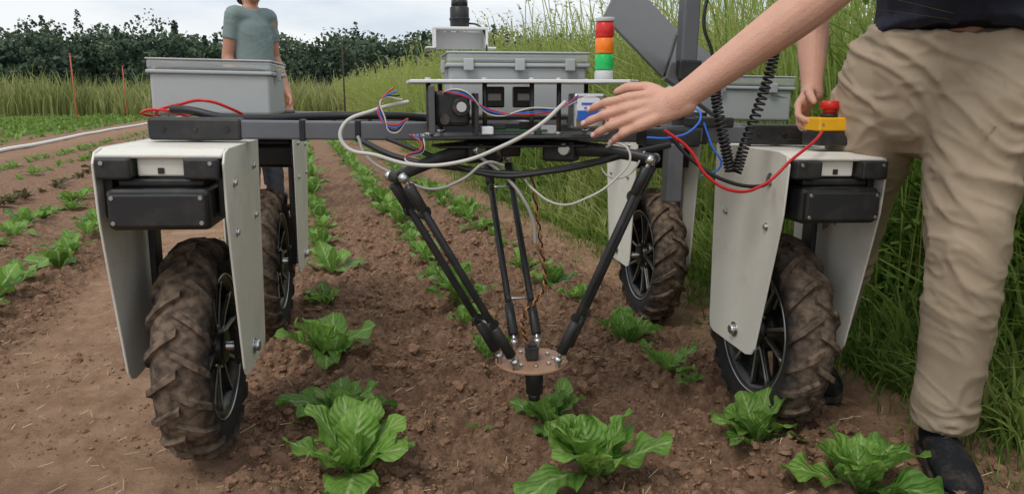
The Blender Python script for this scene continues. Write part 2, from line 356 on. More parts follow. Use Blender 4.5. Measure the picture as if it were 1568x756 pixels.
F=np.stack([idx[:-1,:-1],idx[:-1,1:],idx[1:,1:],idx[1:,:-1]],-1).reshape(-1,4)
la,al=toL(X,Y); dd=np.hypot(X,Y)
grassA=np.maximum(sst(2.0,2.5,la),sst(33,42,Y))
grassA=np.maximum(grassA,.52*(la<-5.9)*sst(12,22,Y)); grassA=np.maximum(grassA,(la<-14)*.8)
fast('soil_ground',np.stack([X,Y,Z],-1).reshape(-1,3),F,M_soil,{'path':pathmask(la).ravel(),'grass':grassA.ravel()})

def scatter_shapes(name,n,sub,smin,smax,m,region,flat=.75,maskfn=None,pw=3.2):
    bm=bmesh.new(); bmesh.ops.create_icosphere(bm,subdivisions=sub,radius=1); B=np.array([v.co[:] for v in bm.verts]); FF=np.array([[v.index for v in f.verts] for f in bm.faces]); bm.free()
    x=rng.uniform(region[0],region[1],n*2); y=region[2]+(region[3]-region[2])*rng.random(n*2)**1.5; la,al=toL(x,y)
    keep=rng.random(n*2)<maskfn(la)*(.35+1.3*(vn(x*3,y*3,14)>.45)); x=x[keep][:n]; y=y[keep][:n]; n=len(x)
    s=smin+(smax-smin)*rng.random(n)**pw
    var=[B*(1+.6*(rng.random((len(B),1))-.5)) for _ in range(24)]
    VV=np.stack([var[i%24] for i in range(n)])*s[:,None,None]*rng.uniform(.65,1.25,(n,1,3))
    a=rng.uniform(0,6.28,n); c,s_=np.cos(a),np.sin(a)
    xx=VV[:,:,0]*c[:,None]-VV[:,:,1]*s_[:,None]; yy=VV[:,:,0]*s_[:,None]+VV[:,:,1]*c[:,None]; zz=VV[:,:,2]*flat
    P=np.stack([xx+x[:,None],yy+y[:,None],zz+(gz(x,y)+s*.12)[:,None]],-1).reshape(-1,3)
    FA=(FF[None]+(np.arange(n)*len(B))[:,None,None]).reshape(-1,3)
    return fast(name,P,FA,m,smooth=False)
mk=lambda la:(1-.9*pathmask(la))*(1-sst(1.9,2.2,la))*(.35+.65*np.exp(-((la-.5)/1.2)**2))
scatter_shapes('soil_clods',10000,2,.004,.025,M_clod,(-3.5,2.4,1.3,6),maskfn=mk,pw=3.4)
scatter_shapes('soil_crumbs',60000,1,.0015,.008,M_clod,(-3.5,2.4,1.3,5.0),maskfn=lambda la:mk(la)*.9+.06,pw=2)
n=2200; x=rng.uniform(-3.4,2.4,n); y=1.35+4.5*rng.random(n)**1.4; a=rng.uniform(0,3.14,n); L_=rng.uniform(.012,.06,n); w=rng.uniform(.0006,.0014,n)
z=gz(x,y)+.006; dx,dy=np.cos(a)*L_/2,np.sin(a)*L_/2; px,py=-np.sin(a)*w,np.cos(a)*w; tl=rng.uniform(-.006,.012,n)
P=np.stack([np.stack([x-dx-px,y-dy-py,z],-1),np.stack([x+dx-px,y+dy-py,z+tl],-1),np.stack([x+dx+px,y+dy+py,z+tl+.001],-1),np.stack([x-dx+px,y-dy+py,z+.001],-1)],1).reshape(-1,3)
fast('straw_litter',P,np.arange(4*n).reshape(-1,4),M_straw,smooth=False)

# ------------------------------------------------------------------ grass
def blades(name,x,y,h,w,lean,m,tint,segs=4,z0=None):
    n=len(x); z=gz(x,y)-.02 if z0 is None else z0
    a=rng.uniform(0,2*math.pi,n); b=rng.uniform(0,2*math.pi,n); Ps=[];T=[]
    for k in range(segs+1):
        t=k/segs; cx=x+np.cos(a)*h*lean*t**2.2; cy=y+np.sin(a)*h*lean*t**2.2; cz=z+h*(t-.45*lean*t**3)
        ww=w*(1-t**2)*.5+w*.04; sx,sy=-np.sin(b)*ww,np.cos(b)*ww
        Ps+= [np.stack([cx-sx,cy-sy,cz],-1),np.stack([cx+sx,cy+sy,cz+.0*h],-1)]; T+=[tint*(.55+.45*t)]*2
    P=np.stack(Ps,1).reshape(-1,3); K=2*(segs+1); base=(np.arange(n)*K)[:,None,None]
    q=np.array([[2*k,2*k+1,2*k+3,2*k+2] for k in range(segs)])
    return fast(name,P,(q[None]+base).reshape(-1,4),m,{'tint':np.clip(np.stack(T,1).ravel(),0,1)})
n=68000; al=-.3+70*rng.random(n)**2.6; la=2.0+rng.random(n)**1.8*(2.6+.06*al)
la+= .25*(vn(al*.8,al*0+3)-.5)
x,y=toW(la,al); d=np.hypot(x,y)
h=(.18+1.48*sst(1.95,2.9,la))*rng.uniform(.55,1.18,n); h*=(1+.12*(1-sst(5,10,al)))*(.85+.35*vn(x*1.1,y*1.1,8))
w=rng.uniform(.005,.018,n)*(1+d*.09)
tint=np.clip(.22+.66*vn(x*.7,y*.7,4)+rng.normal(0,.20,n)+.016*al,0,1)
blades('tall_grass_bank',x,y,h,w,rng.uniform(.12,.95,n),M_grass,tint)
n=12000; al=.2+14*rng.random(n)**1.7; la=1.72+.75*rng.random(n)**.7+.2*(vn(al*2,al*0+7)-.5); x,y=toW(la,al)
blades('short_grass_verge',x,y,rng.uniform(.05,.28,n)*sst(1.5,2.2,la)+.03,rng.uniform(.004,.008,n),rng.uniform(.2,.9,n),M_grass,np.clip(.40+rng.normal(0,.2,n),0,1),3)
def seedheads(name,n):
    al=.5+45*rng.random(n)**1.8; la=2.2+rng.random(n)**1.3*3.4; x,y=toW(la,al); d=np.hypot(x,y)
    h=rng.uniform(1.3,2.05,n)*(1+.08*(1-sst(5,10,al))); z=gz(x,y); a=rng.uniform(0,6.28,n); ln=rng.uniform(.05,.25,n)
    P=[];F=[];T=[];o=0
    for i in range(n):
        w=.002*(1+d[i]*.12)
        pts=[(x[i]+math.cos(a[i])*h[i]*ln[i]*t**2,y[i]+math.sin(a[i])*h[i]*ln[i]*t**2,z[i]+h[i]*t) for t in (0,.4,.75,.92)]
        for p in pts: P+= [(p[0]-w,p[1],p[2]),(p[0]+w,p[1],p[2])]; T+=[.75,.75]
        for k in range(3): F.append((o+2*k,o+2*k+1,o+2*k+3,o+2*k+2))
        o+=8
        for k in range(16):
            t=k/16; c=V(pts[-1])+V((math.cos(a[i])*.10*t,math.sin(a[i])*.10*t,h[i]*.10*(t-.6*t*t)))
            r=.011*(1+d[i]*.06)*(1-.6*t); q=V((random.gauss(0,1),random.gauss(0,1),random.gauss(0,.8)))*r; s=V((random.gauss(0,1),random.gauss(0,1),random.gauss(0,1)))*r*.5
            P+=[c,c+q,c+q+s,c+s]; T+=[random.uniform(.75,1)]*4; F.append((o,o+1,o+2,o+3)); o+=4
    fast(name,np.array([tuple(p) for p in P]),F,M_grass,{'tint':T})
seedheads('grass_seed_heads',3400)
def bankweeds(n):
    P=[];T=[]
    for i in range(n):
        al=1+22*random.random()**2; la=2.25+random.random()*1.8; x,y=toW(la,al); z=float(gz(x,y)); H=random.uniform(.7,1.75); tt=random.uniform(.25,.6)
        k=int(H*26)
        for j in range(k):
            t=(j+1)/k; a=random.uniform(0,6.28); c=V((x+random.gauss(0,.02),y+random.gauss(0,.02),z+H*t)); L_=random.uniform(.06,.13)*(1.2-.6*t); u=V((math.cos(a),math.sin(a),random.uniform(-.3,.6))).normalized(); s=u.cross(V((0,0,1))).normalized()
            P+=[c,c+u*L_*.5+s*L_*.16,c+u*L_,c+u*L_*.5-s*L_*.16]; T+=[min(1,max(0,tt+random.gauss(0,.1)))]*4
    P=np.array([tuple(p) for p in P]); fast('broadleaf_weeds',P,np.arange(len(P)).reshape(-1,4),M_grass,{'tint':T},smooth=False)
bankweeds(650)
n=30000; x=rng.uniform(-75,22,n); y=36+26*rng.random(n)**1.5; la,al=toL(x,y); k=la<4; x,y=x[k],y[k]; n=len(x)
blades('meadow_grass_strip',x,y,rng.uniform(1.0,2.3,n)*(.7+.6*vn(x*.3,y*.3,6)),rng.uniform(.04,.10,n),rng.uniform(.1,.5,n),M_hedge,np.clip(.15+.75*vn(x*.22,y*.22,9)+rng.normal(0,.15,n),0,1),3)
n=9000; al=16+32*rng.random(n); la=-6-14*rng.random(n); x,y=toW(la,al); k=(y<40)&(vn(la*1.4,al*.1,3)>.42); x,y=x[k],y[k]; n=len(x)
blades('cover_crop_strip',x,y,rng.uniform(.12,.3,n),rng.uniform(.04,.09,n),rng.uniform(.3,.9,n),M_grass,np.clip(.5+rng.normal(0,.15,n),0,1),3)

# ------------------------------------------------------------------ forest
def forest():
    P=[];T=[]; TP=[];TF=[]
    R=rng
    for i in range(640):
        dep=int(i%5); D=110+dep*15+R.uniform(-5,5); xx=R.uniform(-190,140)*(.8+.07*dep)
        zz=float(gz(xx,D)); ang=.074+.014*float(vn((xx/D)*9+20,0,2))+(.012 if xx<-.42*D else 0)
        H=(ang*D+1-zz)*R.uniform(.76,1.10)*(.86+.05*dep); con=R.random()<.08
        if con: H*=1.10
        k=440; t=R.random(k)
        if con:
            t=t**1.2; r=((1-t)*.20+.02)*H*R.uniform(.4,1,k); a=R.uniform(0,6.28,k); c=np.stack([xx+r*np.cos(a),D+r*np.sin(a),zz+H*(.02+.96*t)],-1); s=.28
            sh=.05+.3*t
        else:
            nb=R.integers(9,15); hz=R.uniform(.12,.84,nb)*H; sp=H*.30*np.sqrt(np.clip(1.1-((hz/H-.4)/.62)**2,.1,1)); bc=np.stack([R.uniform(-1,1,nb)*sp,R.uniform(-1,1,nb)*sp,hz],-1); br=H*R.uniform(.11,.19,nb)
            b=R.integers(0,nb,k); v=R.normal(0,1,(k,3)); v/=np.linalg.norm(v,axis=1)[:,None]; rr=br[b]*R.uniform(.6,1.08,k)
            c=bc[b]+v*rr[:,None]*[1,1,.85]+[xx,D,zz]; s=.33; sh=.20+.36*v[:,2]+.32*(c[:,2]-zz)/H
        u=R.normal(0,1,(k,3)); u/=np.linalg.norm(u,axis=1)[:,None]; w=np.cross(u,R.normal(0,1,(k,3))); w/=np.linalg.norm(w,axis=1)[:,None]
        sz=s*R.uniform(.5,1.35,k)[:,None]
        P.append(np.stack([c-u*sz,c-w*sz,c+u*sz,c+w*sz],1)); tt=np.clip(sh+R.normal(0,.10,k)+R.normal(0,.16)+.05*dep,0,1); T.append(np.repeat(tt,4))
        o=len(TP)
        for (rad,hh) in ((.2,0),(.10,H*.45)):
            for q in range(5): TP.append((xx+rad*math.cos(q*1.257),D+rad*math.sin(q*1.257),zz+hh-.2))
        for q in range(5): TF.append((o+q,o+(q+1)%5,o+5+(q+1)%5,o+5+q))
    P=np.concatenate(P).reshape(-1,3)
    e=empty('distant_forest')
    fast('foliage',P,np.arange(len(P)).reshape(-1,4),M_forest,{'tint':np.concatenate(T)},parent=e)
    fast('trunks',np.array(TP),np.array(TF),M_bark,parent=e)
forest()
hx=np.linspace(-330,330,220); hy=np.linspace(184,260,30); X,Y=np.meshgrid(hx,hy)
Z=2+(Y-184)*.10*(.6+.8*vn(X*.02,Y*0+2,3))+1.6*vn(X*.35,Y*.35,1)+5.5
Z[0]=0
idx=np.arange(X.size).reshape(X.shape); F=np.stack([idx[:-1,:-1],idx[:-1,1:],idx[1:,1:],idx[1:,:-1]],-1).reshape(-1,4)
fast('wooded_hill',np.stack([X,Y,Z],-1).reshape(-1,3),F,M_forest,{'tint':.15+.5*vn(X*.6,Y*.6,5).ravel()})

# ------------------------------------------------------------------ lettuces
def leaf(L_,W,az,e0,bend,nu,nv,seed,org=(0,0,0),tint=.5):
    R=np.random.default_rng(seed); v=np.linspace(0,1,nv+1); u=np.linspace(-1,1,nu+1)
    ang=e0-bend*v**1.5; dr=np.cumsum(np.cos(ang))*L_/nv; dz=np.cumsum(np.sin(ang))*L_/nv; dr-=dr[0]; dz-=dz[0]
    w=W*(.16+.84*np.sin(np.pi*np.clip(v,0,1)**1.25*.80))*np.sqrt(np.clip(1-v**5,0,1)+.006)*.5
    ph=R.uniform(0,6.28,4); ca,sa=math.cos(az),math.sin(az)
    VV,UU=np.meshgrid(v,u,indexing='ij'); W2=w[:,None]*UU
    cup=R.uniform(-.1,.8); side=.16*L_*R.uniform(-1,1)*VV**2; tw=R.uniform(-.5,.5)
    ed=np.abs(UU)**1.8
    off=cup*w[:,None]*UU**2*.5+tw*W2*VV+ .13*W*ed*np.sin(VV*R.uniform(12,20)+ph[0]+(UU>0)*2.1)*np.clip(VV*2,0,1)+.028*W*np.sin(VV*23+ph[1])*np.cos(UU*7+ph[2])
    W2=W2*(1-.10*abs(cup)*UU**2)*(1+.07*ed*np.sin(VV*27+ph[3]))+side
    nr=-np.sin(ang)[:,None]; nz=np.cos(ang)[:,None]
    r=dr[:,None]+off*nr; z=dz[:,None]+off*nz
    x=org[0]+r*ca-W2*sa; y=org[1]+r*sa+W2*ca; z=org[2]+z
    P=np.stack([x,y,z],-1).reshape(-1,3); ix=np.arange((nu+1)*(nv+1)).reshape(nv+1,nu+1)
    F=np.stack([ix[:-1,:-1],ix[:-1,1:],ix[1:,1:],ix[1:,:-1]],-1).reshape(-1,4)
    return P,F,UU.ravel(),VV.ravel(),np.full(P.shape[0],tint)+.12*VV.ravel()
def lettuce(x,y,size,nl,nu,nv,z=None):
    out=[]; z=float(gz(x,y)) if z is None else z; s=size*.60
    a0=random.uniform(0,6.28)
    for i in range(nl):
        t=i/(nl-1); az=a0+i*2.4+random.uniform(-.5,.5)
        e0=math.radians(34+44*t+random.uniform(-15,15)); L_=s*(1.05-.28*t)*random.uniform(.68,1.2)
        out.append(leaf(L_,L_*random.uniform(.48,.68),az,e0,math.radians(random.uniform(0,75)*(1-.5*t)),nu,nv,random.randrange(1<<30),(x+math.cos(az)*.014,y+math.sin(az)*.014,z+.002),.3+.40*t+random.uniform(-.22,.22)))
    return out
def merge_leaves(name,Ls,m,parent=None):
    P=[];F=[];U=[];W=[];T=[];o=0
    for p,f,u,v,t in Ls: P.append(p);F.append(f+o);U.append(u);W.append(v);T.append(t);o+=len(p)
    return fast(name,np.concatenate(P),np.concatenate(F),m,{'lu':np.concatenate(U),'lv':np.concatenate(W),'tint':np.clip(np.concatenate(T),0,1)},parent=parent)
near=[(-.42,1.80,.38,15),(-.54,2.18,.29,13),(-.70,2.68,.33,14),(-.90,3.44,.19,10),
 (.21,1.745,.34,14),(.115,2.13,.25,12),(-.09,2.66,.17,9),(-.19,3.08,.2,10),
 (.885,1.72,.31,13),(.73,2.04,.28,13),(.56,2.53,.20,10),(.47,2.90,.27,12),(.32,3.44,.19,10),(.22,3.82,.24,11),
 (-.03,2.90,.12,7),(.62,2.40,.09,6)]
for (x,y,s,nl) in near: merge_leaves('lettuce_plant',lettuce(x,y,s,nl,10,14),M_let)
for r in ROWS+ROWSL:
    Ls=[]; a=4.0 if r in ROWS else 2.2
    if r==.10: a=4.25
    if r==.72: a=3.25
    mx=48 if r in ROWS else 40
    while a<mx:
        la=r+random.uniform(-.05,.05); x,y=toW(la,a); s=random.choice([.17,.22,.27,.3]) if r in ROWS else (random.choice([.22,.28,.33]) if r>-1.5 else random.choice([.14,.18,.24]))
        if r<-4: s*=1.3
        if random.random()<(.97 if r>-2.3 else .85) and x>-60:
            if a<8: Ls+=lettuce(x,y,s,9,5,7)
            elif a<18: Ls+=lettuce(x,y,s*1.05,7,2,3)
            else: Ls+=lettuce(x,y,s*1.2,5,2,2)
        a+=random.uniform(.24,.38)*(1 if a<18 else 1.4)
    merge_leaves('lettuce_row',Ls,M_purple if r in(-2.62,) else M_let)
Ls=[]
for _ in range(60):
    la=random.choice([random.uniform(-1.2,2),random.uniform(-2.6,-1.2),random.uniform(1.5,2.1)]); a=random.uniform(1.9,7); x,y=toW(la,a)
    Ls+=lettuce(x,y,random.uniform(.03,.07),5,2,3)
merge_leaves('small_weeds',Ls,M_let)

pts=[]
for k in range(30):
    a=6+40*k/29; x,y=toW(-5.15+.06*math.sin(a*.5),a); pts.append((x,y,float(gz(x,y))+.03))
wire('white_irrigation_pipe',pts,.036,M_pipe)
for (x,y,h) in ((-15.1,26,2.35),(-17.2,33.5,2.2)):
    e=empty('boundary_stake',(x,y,0)); cyl('rod',(0,0,-.1),(0,0,h),.022,M_stake,e); cyl('cap',(0,0,h),(0,0,h+.05),.032,M_stake,e); 
e=empty('wooden_pole',(-6.9,31,0)); cyl('post',(0,0,-.2),(0,0,3.2),.04,M_bark,e,r2=.028); cyl('insulator',(-.12,0,2.9),(.12,0,2.9),.02,M_bark,e)

# ------------------------------------------------------------------ robot
ROB=empty('agricultural_robot',(-.88,2.0,0)); ROB.rotation_euler=(0,math.radians(1.0),math.radians(9))
def revolve(prof,n=72,closed=True):
    vs=[];fs=[];m=len(prof)
    for k in range(n):
        a=2*math.pi*k/n
        for w,r in prof: vs.append((w,r*math.cos(a),r*math.sin(a)))
    for k in range(n):
        k2=(k+1)%n
        for i in range(m if closed else m-1):
            j=(i+1)%m; fs.append((k*m+i,k*m+j,k2*m+j,k2*m+i))
    return vs,fs
def wheel_mesh():
    half=[(0,.298),(.026,.296),(.048,.287),(.064,.270),(.070,.25),(.067,.228),(.056,.208)]
    prof=half+[(.045,.198),(-.045,.198)]+[(-w,r) for w,r in half[:0:-1]]
    vs,fs=revolve(prof)
    path=[(0,.295,0,1),(.026,.293,.1,1),(.048,.284,.4,.92),(.064,.268,.8,.6),(.070,.250,1,.1)]
    N=19
    for s in (1,-1):
        for i in range(N):
            ph0=2*math.pi*(i+(.5 if s>0 else 0))/N; o=len(vs)
            for j,(w,r,nw,nr) in enumerate(path):
                t=j/4; ph=ph0+.27*t; hgt=(.017,.017,.017,.015,.007)[j]
                for (hh,dp) in ((-.004,-.044),(hgt,-.028),(hgt,.028),(-.004,.044)):
                    jit=1+random.uniform(-.08,.08)
                    W=w*s+nw*s*hh-(.006*s if j==0 else 0); Rr=r+nr*hh; A=ph+dp*(1+.2*t)*jit
                    vs.append((W,Rr*math.cos(A),Rr*math.sin(A)))
            for j in range(4):
                for q in range(3):
                    f=(o+j*4+q,o+j*4+q+1,o+j*4+5+q,o+j*4+4+q); fs.append(f if s>0 else f[::-1])
            fs.append((o,o+1,o+2,o+3)); fs.append((o+16,o+17,o+18,o+19))
    return vs,fs
TV,TF_=wheel_mesh()
def wheel(name,lx,ly,side):
    e=empty(name,(lx,ly,.300),ROB); e.rotation_euler=(random.uniform(0,6),0,0)
    t=pyd('tyre',TV,TF_,M_tyre,e,False)
    for p in t.data.polygons: p.use_smooth=p.index<72*15
    v,f=revolve([(-.058,.207),(-.053,.207),(-.046,.190),(-.03,.182),(.03,.182),(.046,.190),(.053,.207),(.058,.207),(.051,.186),(.03,.174),(-.03,.174),(-.051,.186)])
    pyd('rim_barrel',v,f,M_rim,e)
    for s in (1,-1):
        v,f=revolve([(s*.0535,.2085),(s*.0595,.2085),(s*.0595,.203),(s*.0535,.203)]); pyd('rim_lip',v,f,M_mach,e)
    for k in range(5):
        for dk in (-.16,.16):
            a=2*math.pi*k/5+dk; a2=2*math.pi*k/5+dk*1.75
            for s in (1,-1):
                A=V((s*.028,.05*math.cos(a*1),.05*math.sin(a))); B=V((s*.038,.186*math.cos(a2),.186*math.sin(a2)))
                vv,ff=sweep([A,(A+B)/2,B],[(.011,.014),(.008,.011),(.010,.012)],(0,-math.sin(a),math.cos(a)),8,3,(0,0)); pyd('spoke',vv,ff,M_rim,e)
                vv,ff=sweep([A+V((s*.0135,0,0)),(A+B)/2+V((s*.0105,0,0)),B+V((s*.0115,0,0))],[(.007,.0015),(.005,.0015),(.0065,.0015)],(0,-math.sin(a),math.cos(a)),8,3,(0,0)); pyd('spoke_machined_face',vv,ff,M_mach,e)
    cyl('hub',(-.06,0,0),(.06,0,0),.052,M_rim,e,n=32); cyl('hub_flange',(-.038,0,0),(.038,0,0),.075,M_rim,e,n=32)
    for k in range(6):
        a=k*math.pi/3
        for s in(1,-1): cyl('hub_bolt',(s*.038,.063*math.cos(a),.063*math.sin(a)),(s*.044,.063*math.cos(a),.063*math.sin(a)),.006,M_steel,e,n=8)
    return e
def module(lx,ly,f):
    Y=lambda v: ly+v*f
    dz=.012
    pl=[(-.235,.878),(-.275,.870),(-.292,.845),(-.283,.71),(-.262,.61),(-.190,.300),(-.172,.276),(-.140,.266),(.09,.266),(.115,.276),(.125,.30),(.165,.878)]
    for s in (-1,1):
        x=lx+s*.143
        prism('side_guard_plate',[(Y(a),b) for a,b in pl],x-.003,x+.003,M_white,ROB)
        for (a,b) in ((-.20,.79),(-.20,.665),(.06,.81),(.06,.67)):
            cyl('guard_bolt',(x+s*.003,Y(a),b),(x+s*.011,Y(a),b),.0085,M_steel,ROB,n=6)
            cyl('guard_washer',(x+s*.003,Y(a),b),(x+s*.005,Y(a),b),.012,M_steel,ROB,n=16)
        cyl('axle_nut',(x+s*.003,ly-.06*f,.32),(x+s*.02,ly-.06*f,.32),.016,M_steel,ROB,n=6)
        cyl('axle_washer',(x+s*.003,ly-.06*f,.32),(x+s*.006,ly-.06*f,.32),.024,M_steel,ROB,n=20)
    box('top_cover',(lx,Y(-.04),.8735),(.279,.40,.008),M_white,ROB,.003)
    box('top_cover_lip',(lx,Y(-.262),.8655),(.278,.05,.010),M_white,ROB,.004,rot=(math.radians(12*f),0,0))
    box('center_tab',(lx-.0,Y(-.268),.826+dz),(.105,.012,.048),M_white,ROB,.004)
    box('tab_keyhole',(lx,Y(-.2755),.815+dz),(.014,.003,.014),M_blk,ROB,.001)
    for s in (-1,1):
        box('bumper_block',(lx+s*.096,Y(-.275),.822+dz),(.076,.07,.050),M_blk,ROB,.006)
        box('side_rail',(lx+s*.128,Y(-.10),.75+dz),(.020,.30,.10),M_blk,ROB,.003)
        cyl('screw_head',(lx+s*.118,Y(-.3105),.835+dz),(lx+s*.118,Y(-.3135),.835+dz),.005,M_steel,ROB,n=10)
    box('drive_enclosure',(lx,Y(-.215),.728+dz),(.228,.20,.098),M_blkg,ROB,.014,seg=3)
    box('drive_enclosure_lid',(lx,Y(-.322),.728+dz),(.212,.014,.078),M_blk,ROB,.006)
    box('drive_enclosure_top',(lx,Y(-.20),.787+dz),(.19,.16,.02),M_blk,ROB,.006)
    for sx in(-1,1):
        for sz in(-1,1): cyl('lid_screw',(lx+sx*.096,Y(-.3285),.728+dz+sz*.029),(lx+sx*.096,Y(-.3315),.728+dz+sz*.029),.005,M_steel,ROB,n=10)
    for s in(-1,1): box('fork_leg',(lx+s*.110,ly,.50),(.018,.06,.42),M_blk,ROB,.004)
    cyl('axle',(lx-.139,ly,.300),(lx+.139,ly,.300),.014,M_steel,ROB,n=12)
    box('gearbox',(lx+.095,ly+.02,.31),(.018,.11,.11),M_blk,ROB,.01)
TR=1.72; WB=1.12
for nm,lx,ly,f in (('front_wheel_a',0,0,1),('front_wheel_b',TR,0,1),('rear_wheel_a',0,WB,-1),('rear_wheel_b',TR,WB,-1)):
    wheel(nm,lx,ly,1); module(lx,ly,f)
BZ=.912
for ly,nm in ((0,'front_crossbeam'),(WB,'rear_crossbeam')):
    box(nm,((TR)/2,ly,BZ),(TR+.20,.05,.05),M_beam,ROB,.005)
    for lx in (0.02,TR-.02):
        box('beam_end_clamp',(lx,ly,BZ+.001),(.235,.062,.060),M_blk,ROB,.008)
        for q in(-.08,0,.08): cyl('clamp_bolt',(lx+q,ly-.031,BZ),(lx+q,ly-.034,BZ),.007,M_rim,ROB,n=12)
    for lx in (.295,.443,1.30,1.45): box('cable_strap',(lx,ly,BZ),(.016,.056,.058),M_rub,ROB,.003)
for lx in (0,TR): box('side_rail_beam',(lx,WB/2,BZ),(.05,WB-.064,.046),M_beam,ROB,.005)
for lx in (.66,1.05): box('centre_rail',(lx,WB/2,BZ-.006),(.03,WB-.052,.03),M_beam,ROB,.004)
def ebox(lx,ly,w,d,z0,hb,par,hl=.034,lat=2):
    box('battery_box_body',(lx,ly,z0+hb/2),(w,d,hb),M_greybox,par,.010,seg=3)
    box('box_rim_flange',(lx,ly,z0+hb+.003),(w+.018,d+.018,.012),M_greybox,par,.004)
    box('clear_box_lid',(lx,ly,z0+hb+.0095+hl/2),(w+.012,d+.012,hl),M_clear,par,.007)
    box('lid_gasket',(lx,ly,z0+hb+.012+hl+.0),(w+.016,d+.016,.005),M_grey,par,.002)
    box('box_contents',(lx,ly,z0+hb+.014),(w*.7,d*.7,.016),M_blk,par,.003)
    for i in range(lat):
        q=(i+.5)/lat-.5
        box('lid_latch',(lx+q*w*1.1,ly-d/2-.014,z0+hb+.004),(.03,.012,.036),M_greybox,par,.003)
    for s in(-1,1): box('side_latch',(lx+s*(w/2+.013),ly-.05,z0+hb+.0),(.012,.03,.04),M_greybox,par,.003)
ebox(-.035,.58,.365,.32,.938,.130,ROB,.030,0)
ebox(1.86,.72,.38,.30,.937,.120,ROB)
box('box_tray',(-.035,.58,.9365),(.30,.34,.003),M_alu,ROB,.001)
def W2R(p): return ROBI@V(p)
bpy.context.view_layer.update(); ROBI=ROB.matrix_world.inverted()
def rw(name,pts,r,m): return wire(name,[W2R(p) for p in pts],r,m,ROB)
rw('red_battery_cable',[(-1.09,2.36,.925),(-1.04,2.2,.955),(-.95,2.15,.975),(-.86,2.12,.985),(-.80,2.15,.96),(-.79,2.25,.93)],.0045,M_rw)
rw('red_battery_cable_2',[(-1.09,2.30,.935),(-1.06,2.15,.952),(-1.0,2.12,.96),(-.93,2.16,.94)],.0045,M_rw)
rw('black_conduit',[(-.96,2.12,.962),(-.9,2.1,.958),(-.8,2.1,.937),(-.70,2.14,.935),(-.55,2.2,.94),(-.35,2.24,.94),(-.25,2.3,.93)],.012,M_rub)
rw('black_underslung_cable',[(-.42,2.02,.885),(-.30,1.95,.84),(-.12,1.9,.815),(.02,1.88,.805),(.15,1.9,.82),(.30,1.93,.85),(.42,1.98,.87)],.008,M_rub)
rw('black_underslung_cable_2',[(-.34,2.02,.885),(-.22,1.93,.85),(-.05,1.88,.80),(.1,1.86,.812),(.22,1.9,.83),(.36,1.98,.86)],.006,M_rub)
rw('white_hose_loop',[(-.25,1.82,.985),(-.33,1.80,.965),(-.405,1.78,.925),(-.40,1.77,.885),(-.32,1.76,.86),(-.24,1.75,.84),(-.13,1.74,.845),(-.02,1.73,.885),(.06,1.72,.93),(.125,1.76,.985)],.0048,M_hose)
rw('grey_hose_loop',[(-.385,1.86,.90),(-.36,1.84,.85),(-.28,1.82,.805),(-.2,1.80,.775),(-.12,1.79,.80),(-.06,1.8,.84),(-.02,1.82,.83)],.0038,M_hose2)
rw('grey_hose_drop',[(-.09,1.9,.85),(-.02,1.88,.80),(.03,1.86,.74),(.055,1.86,.68),(.06,1.86,.63)],.0046,M_hose2)
rw('white_hose_arc',[(.02,1.9,.81),(.05,1.87,.77),(.12,1.85,.73),(.19,1.86,.745),(.26,1.87,.79),(.30,1.88,.85),(.27,1.9,.88),(.24,1.9,.87)],.0030,M_hose)
rw('white_hose_arc_2',[(.22,1.92,.84),(.25,1.9,.795),(.30,1.9,.80),(.34,1.9,.86)],.0026,M_hose)
rw('red_power_cable',[(.38,1.86,.915),(.44,1.85,.87),(.49,1.84,.80),(.56,1.84,.765),(.63,1.86,.775),(.72,1.9,.84),(.80,1.96,.885),(.84,2.02,.905)],.0042,M_rw)
rw('black_power_cable',[(.40,1.9,.90),(.47,1.89,.83),(.55,1.88,.785),(.64,1.9,.77),(.70,2.0,.79)],.005,M_rub)
rw('blue_signal_cable',[(.34,1.88,.895),(.40,1.88,.895),(.46,1.9,.915),(.485,1.93,.955),(.46,1.95,.975)],.0030,M_bw)
rw('blue_signal_cable_2',[(.50,1.95,.93),(.52,1.93,.87),(.545,1.93,.82),(.50,1.95,.79)],.0028,M_bw)
for k,(mm) in enumerate((M_rw,M_bw,M_rub,M_hose)):
    rw('loom_strand',[(-.28+.006*k,1.80,1.02-.01*k),(-.31,1.79,.99),(-.315+.004*k,1.78,.95),(-.285,1.78,.93-.006*k),(-.25,1.8,.945)],.0020,mm)
    rw('loom_strand',[(-.20,1.84,1.01-.006*k),(-.12,1.80,1.0+.004*k),(-.05,1.82,.965-.004*k),(.05,1.82,.955+.005*k),(.12,1.83,.97),(.16,1.82,1.0-.004*k)],.0020,mm)
    rw('loom_strand',[(-.25+.01*k,1.85,.905),(-.22,1.82,.875-.004*k),(-.26,1.8,.85),(-.24+.005*k,1.79,.835)],.0020,mm)
box('hanging_square_tube',W2R((.445,2.05,.79)),(.045,.045,.16),M_beam,ROB,.004)
box('tube_bracket',W2R((.44,2.1,.885)),(.16,.09,.05),M_blk,ROB,.006)
box('tube_bracket_2',W2R((.56,2.13,.925)),(.12,.08,.03),M_blk,ROB,.006)
e=empty('hanging_tag',(.72,2.55,.66)); cyl('tag_barrel',(0,0,0),(0,0,.05),.012,M_blk,e); cyl('tag_tip',(0,0,-.06),(0,0,0),.009,mat('lime_plastic',(.55,.6,.03),.4),e); wire('tag_strap',[(0,0,.05),(.01,.05,.12),(.0,.1,.22)],.003,M_rub,e)
MA=empty('equipment_mast',(.51,2.24,.90)); MA.rotation_euler=(0,math.radians(1),math.radians(9))
box('mast_tube',(0,0,.40),(.050,.050,.80),M_beam,MA,.005); box('mast_foot',(0,0,.045),(.11,.10,.012),M_alu,MA,.002); box('mast_arm',(.10,0,.81),(.30,.05,.05),M_beam,MA,.005)
box('mast_clamp',(-.005,-.035,.17),(.07,.03,.06),M_blk,MA,.006)
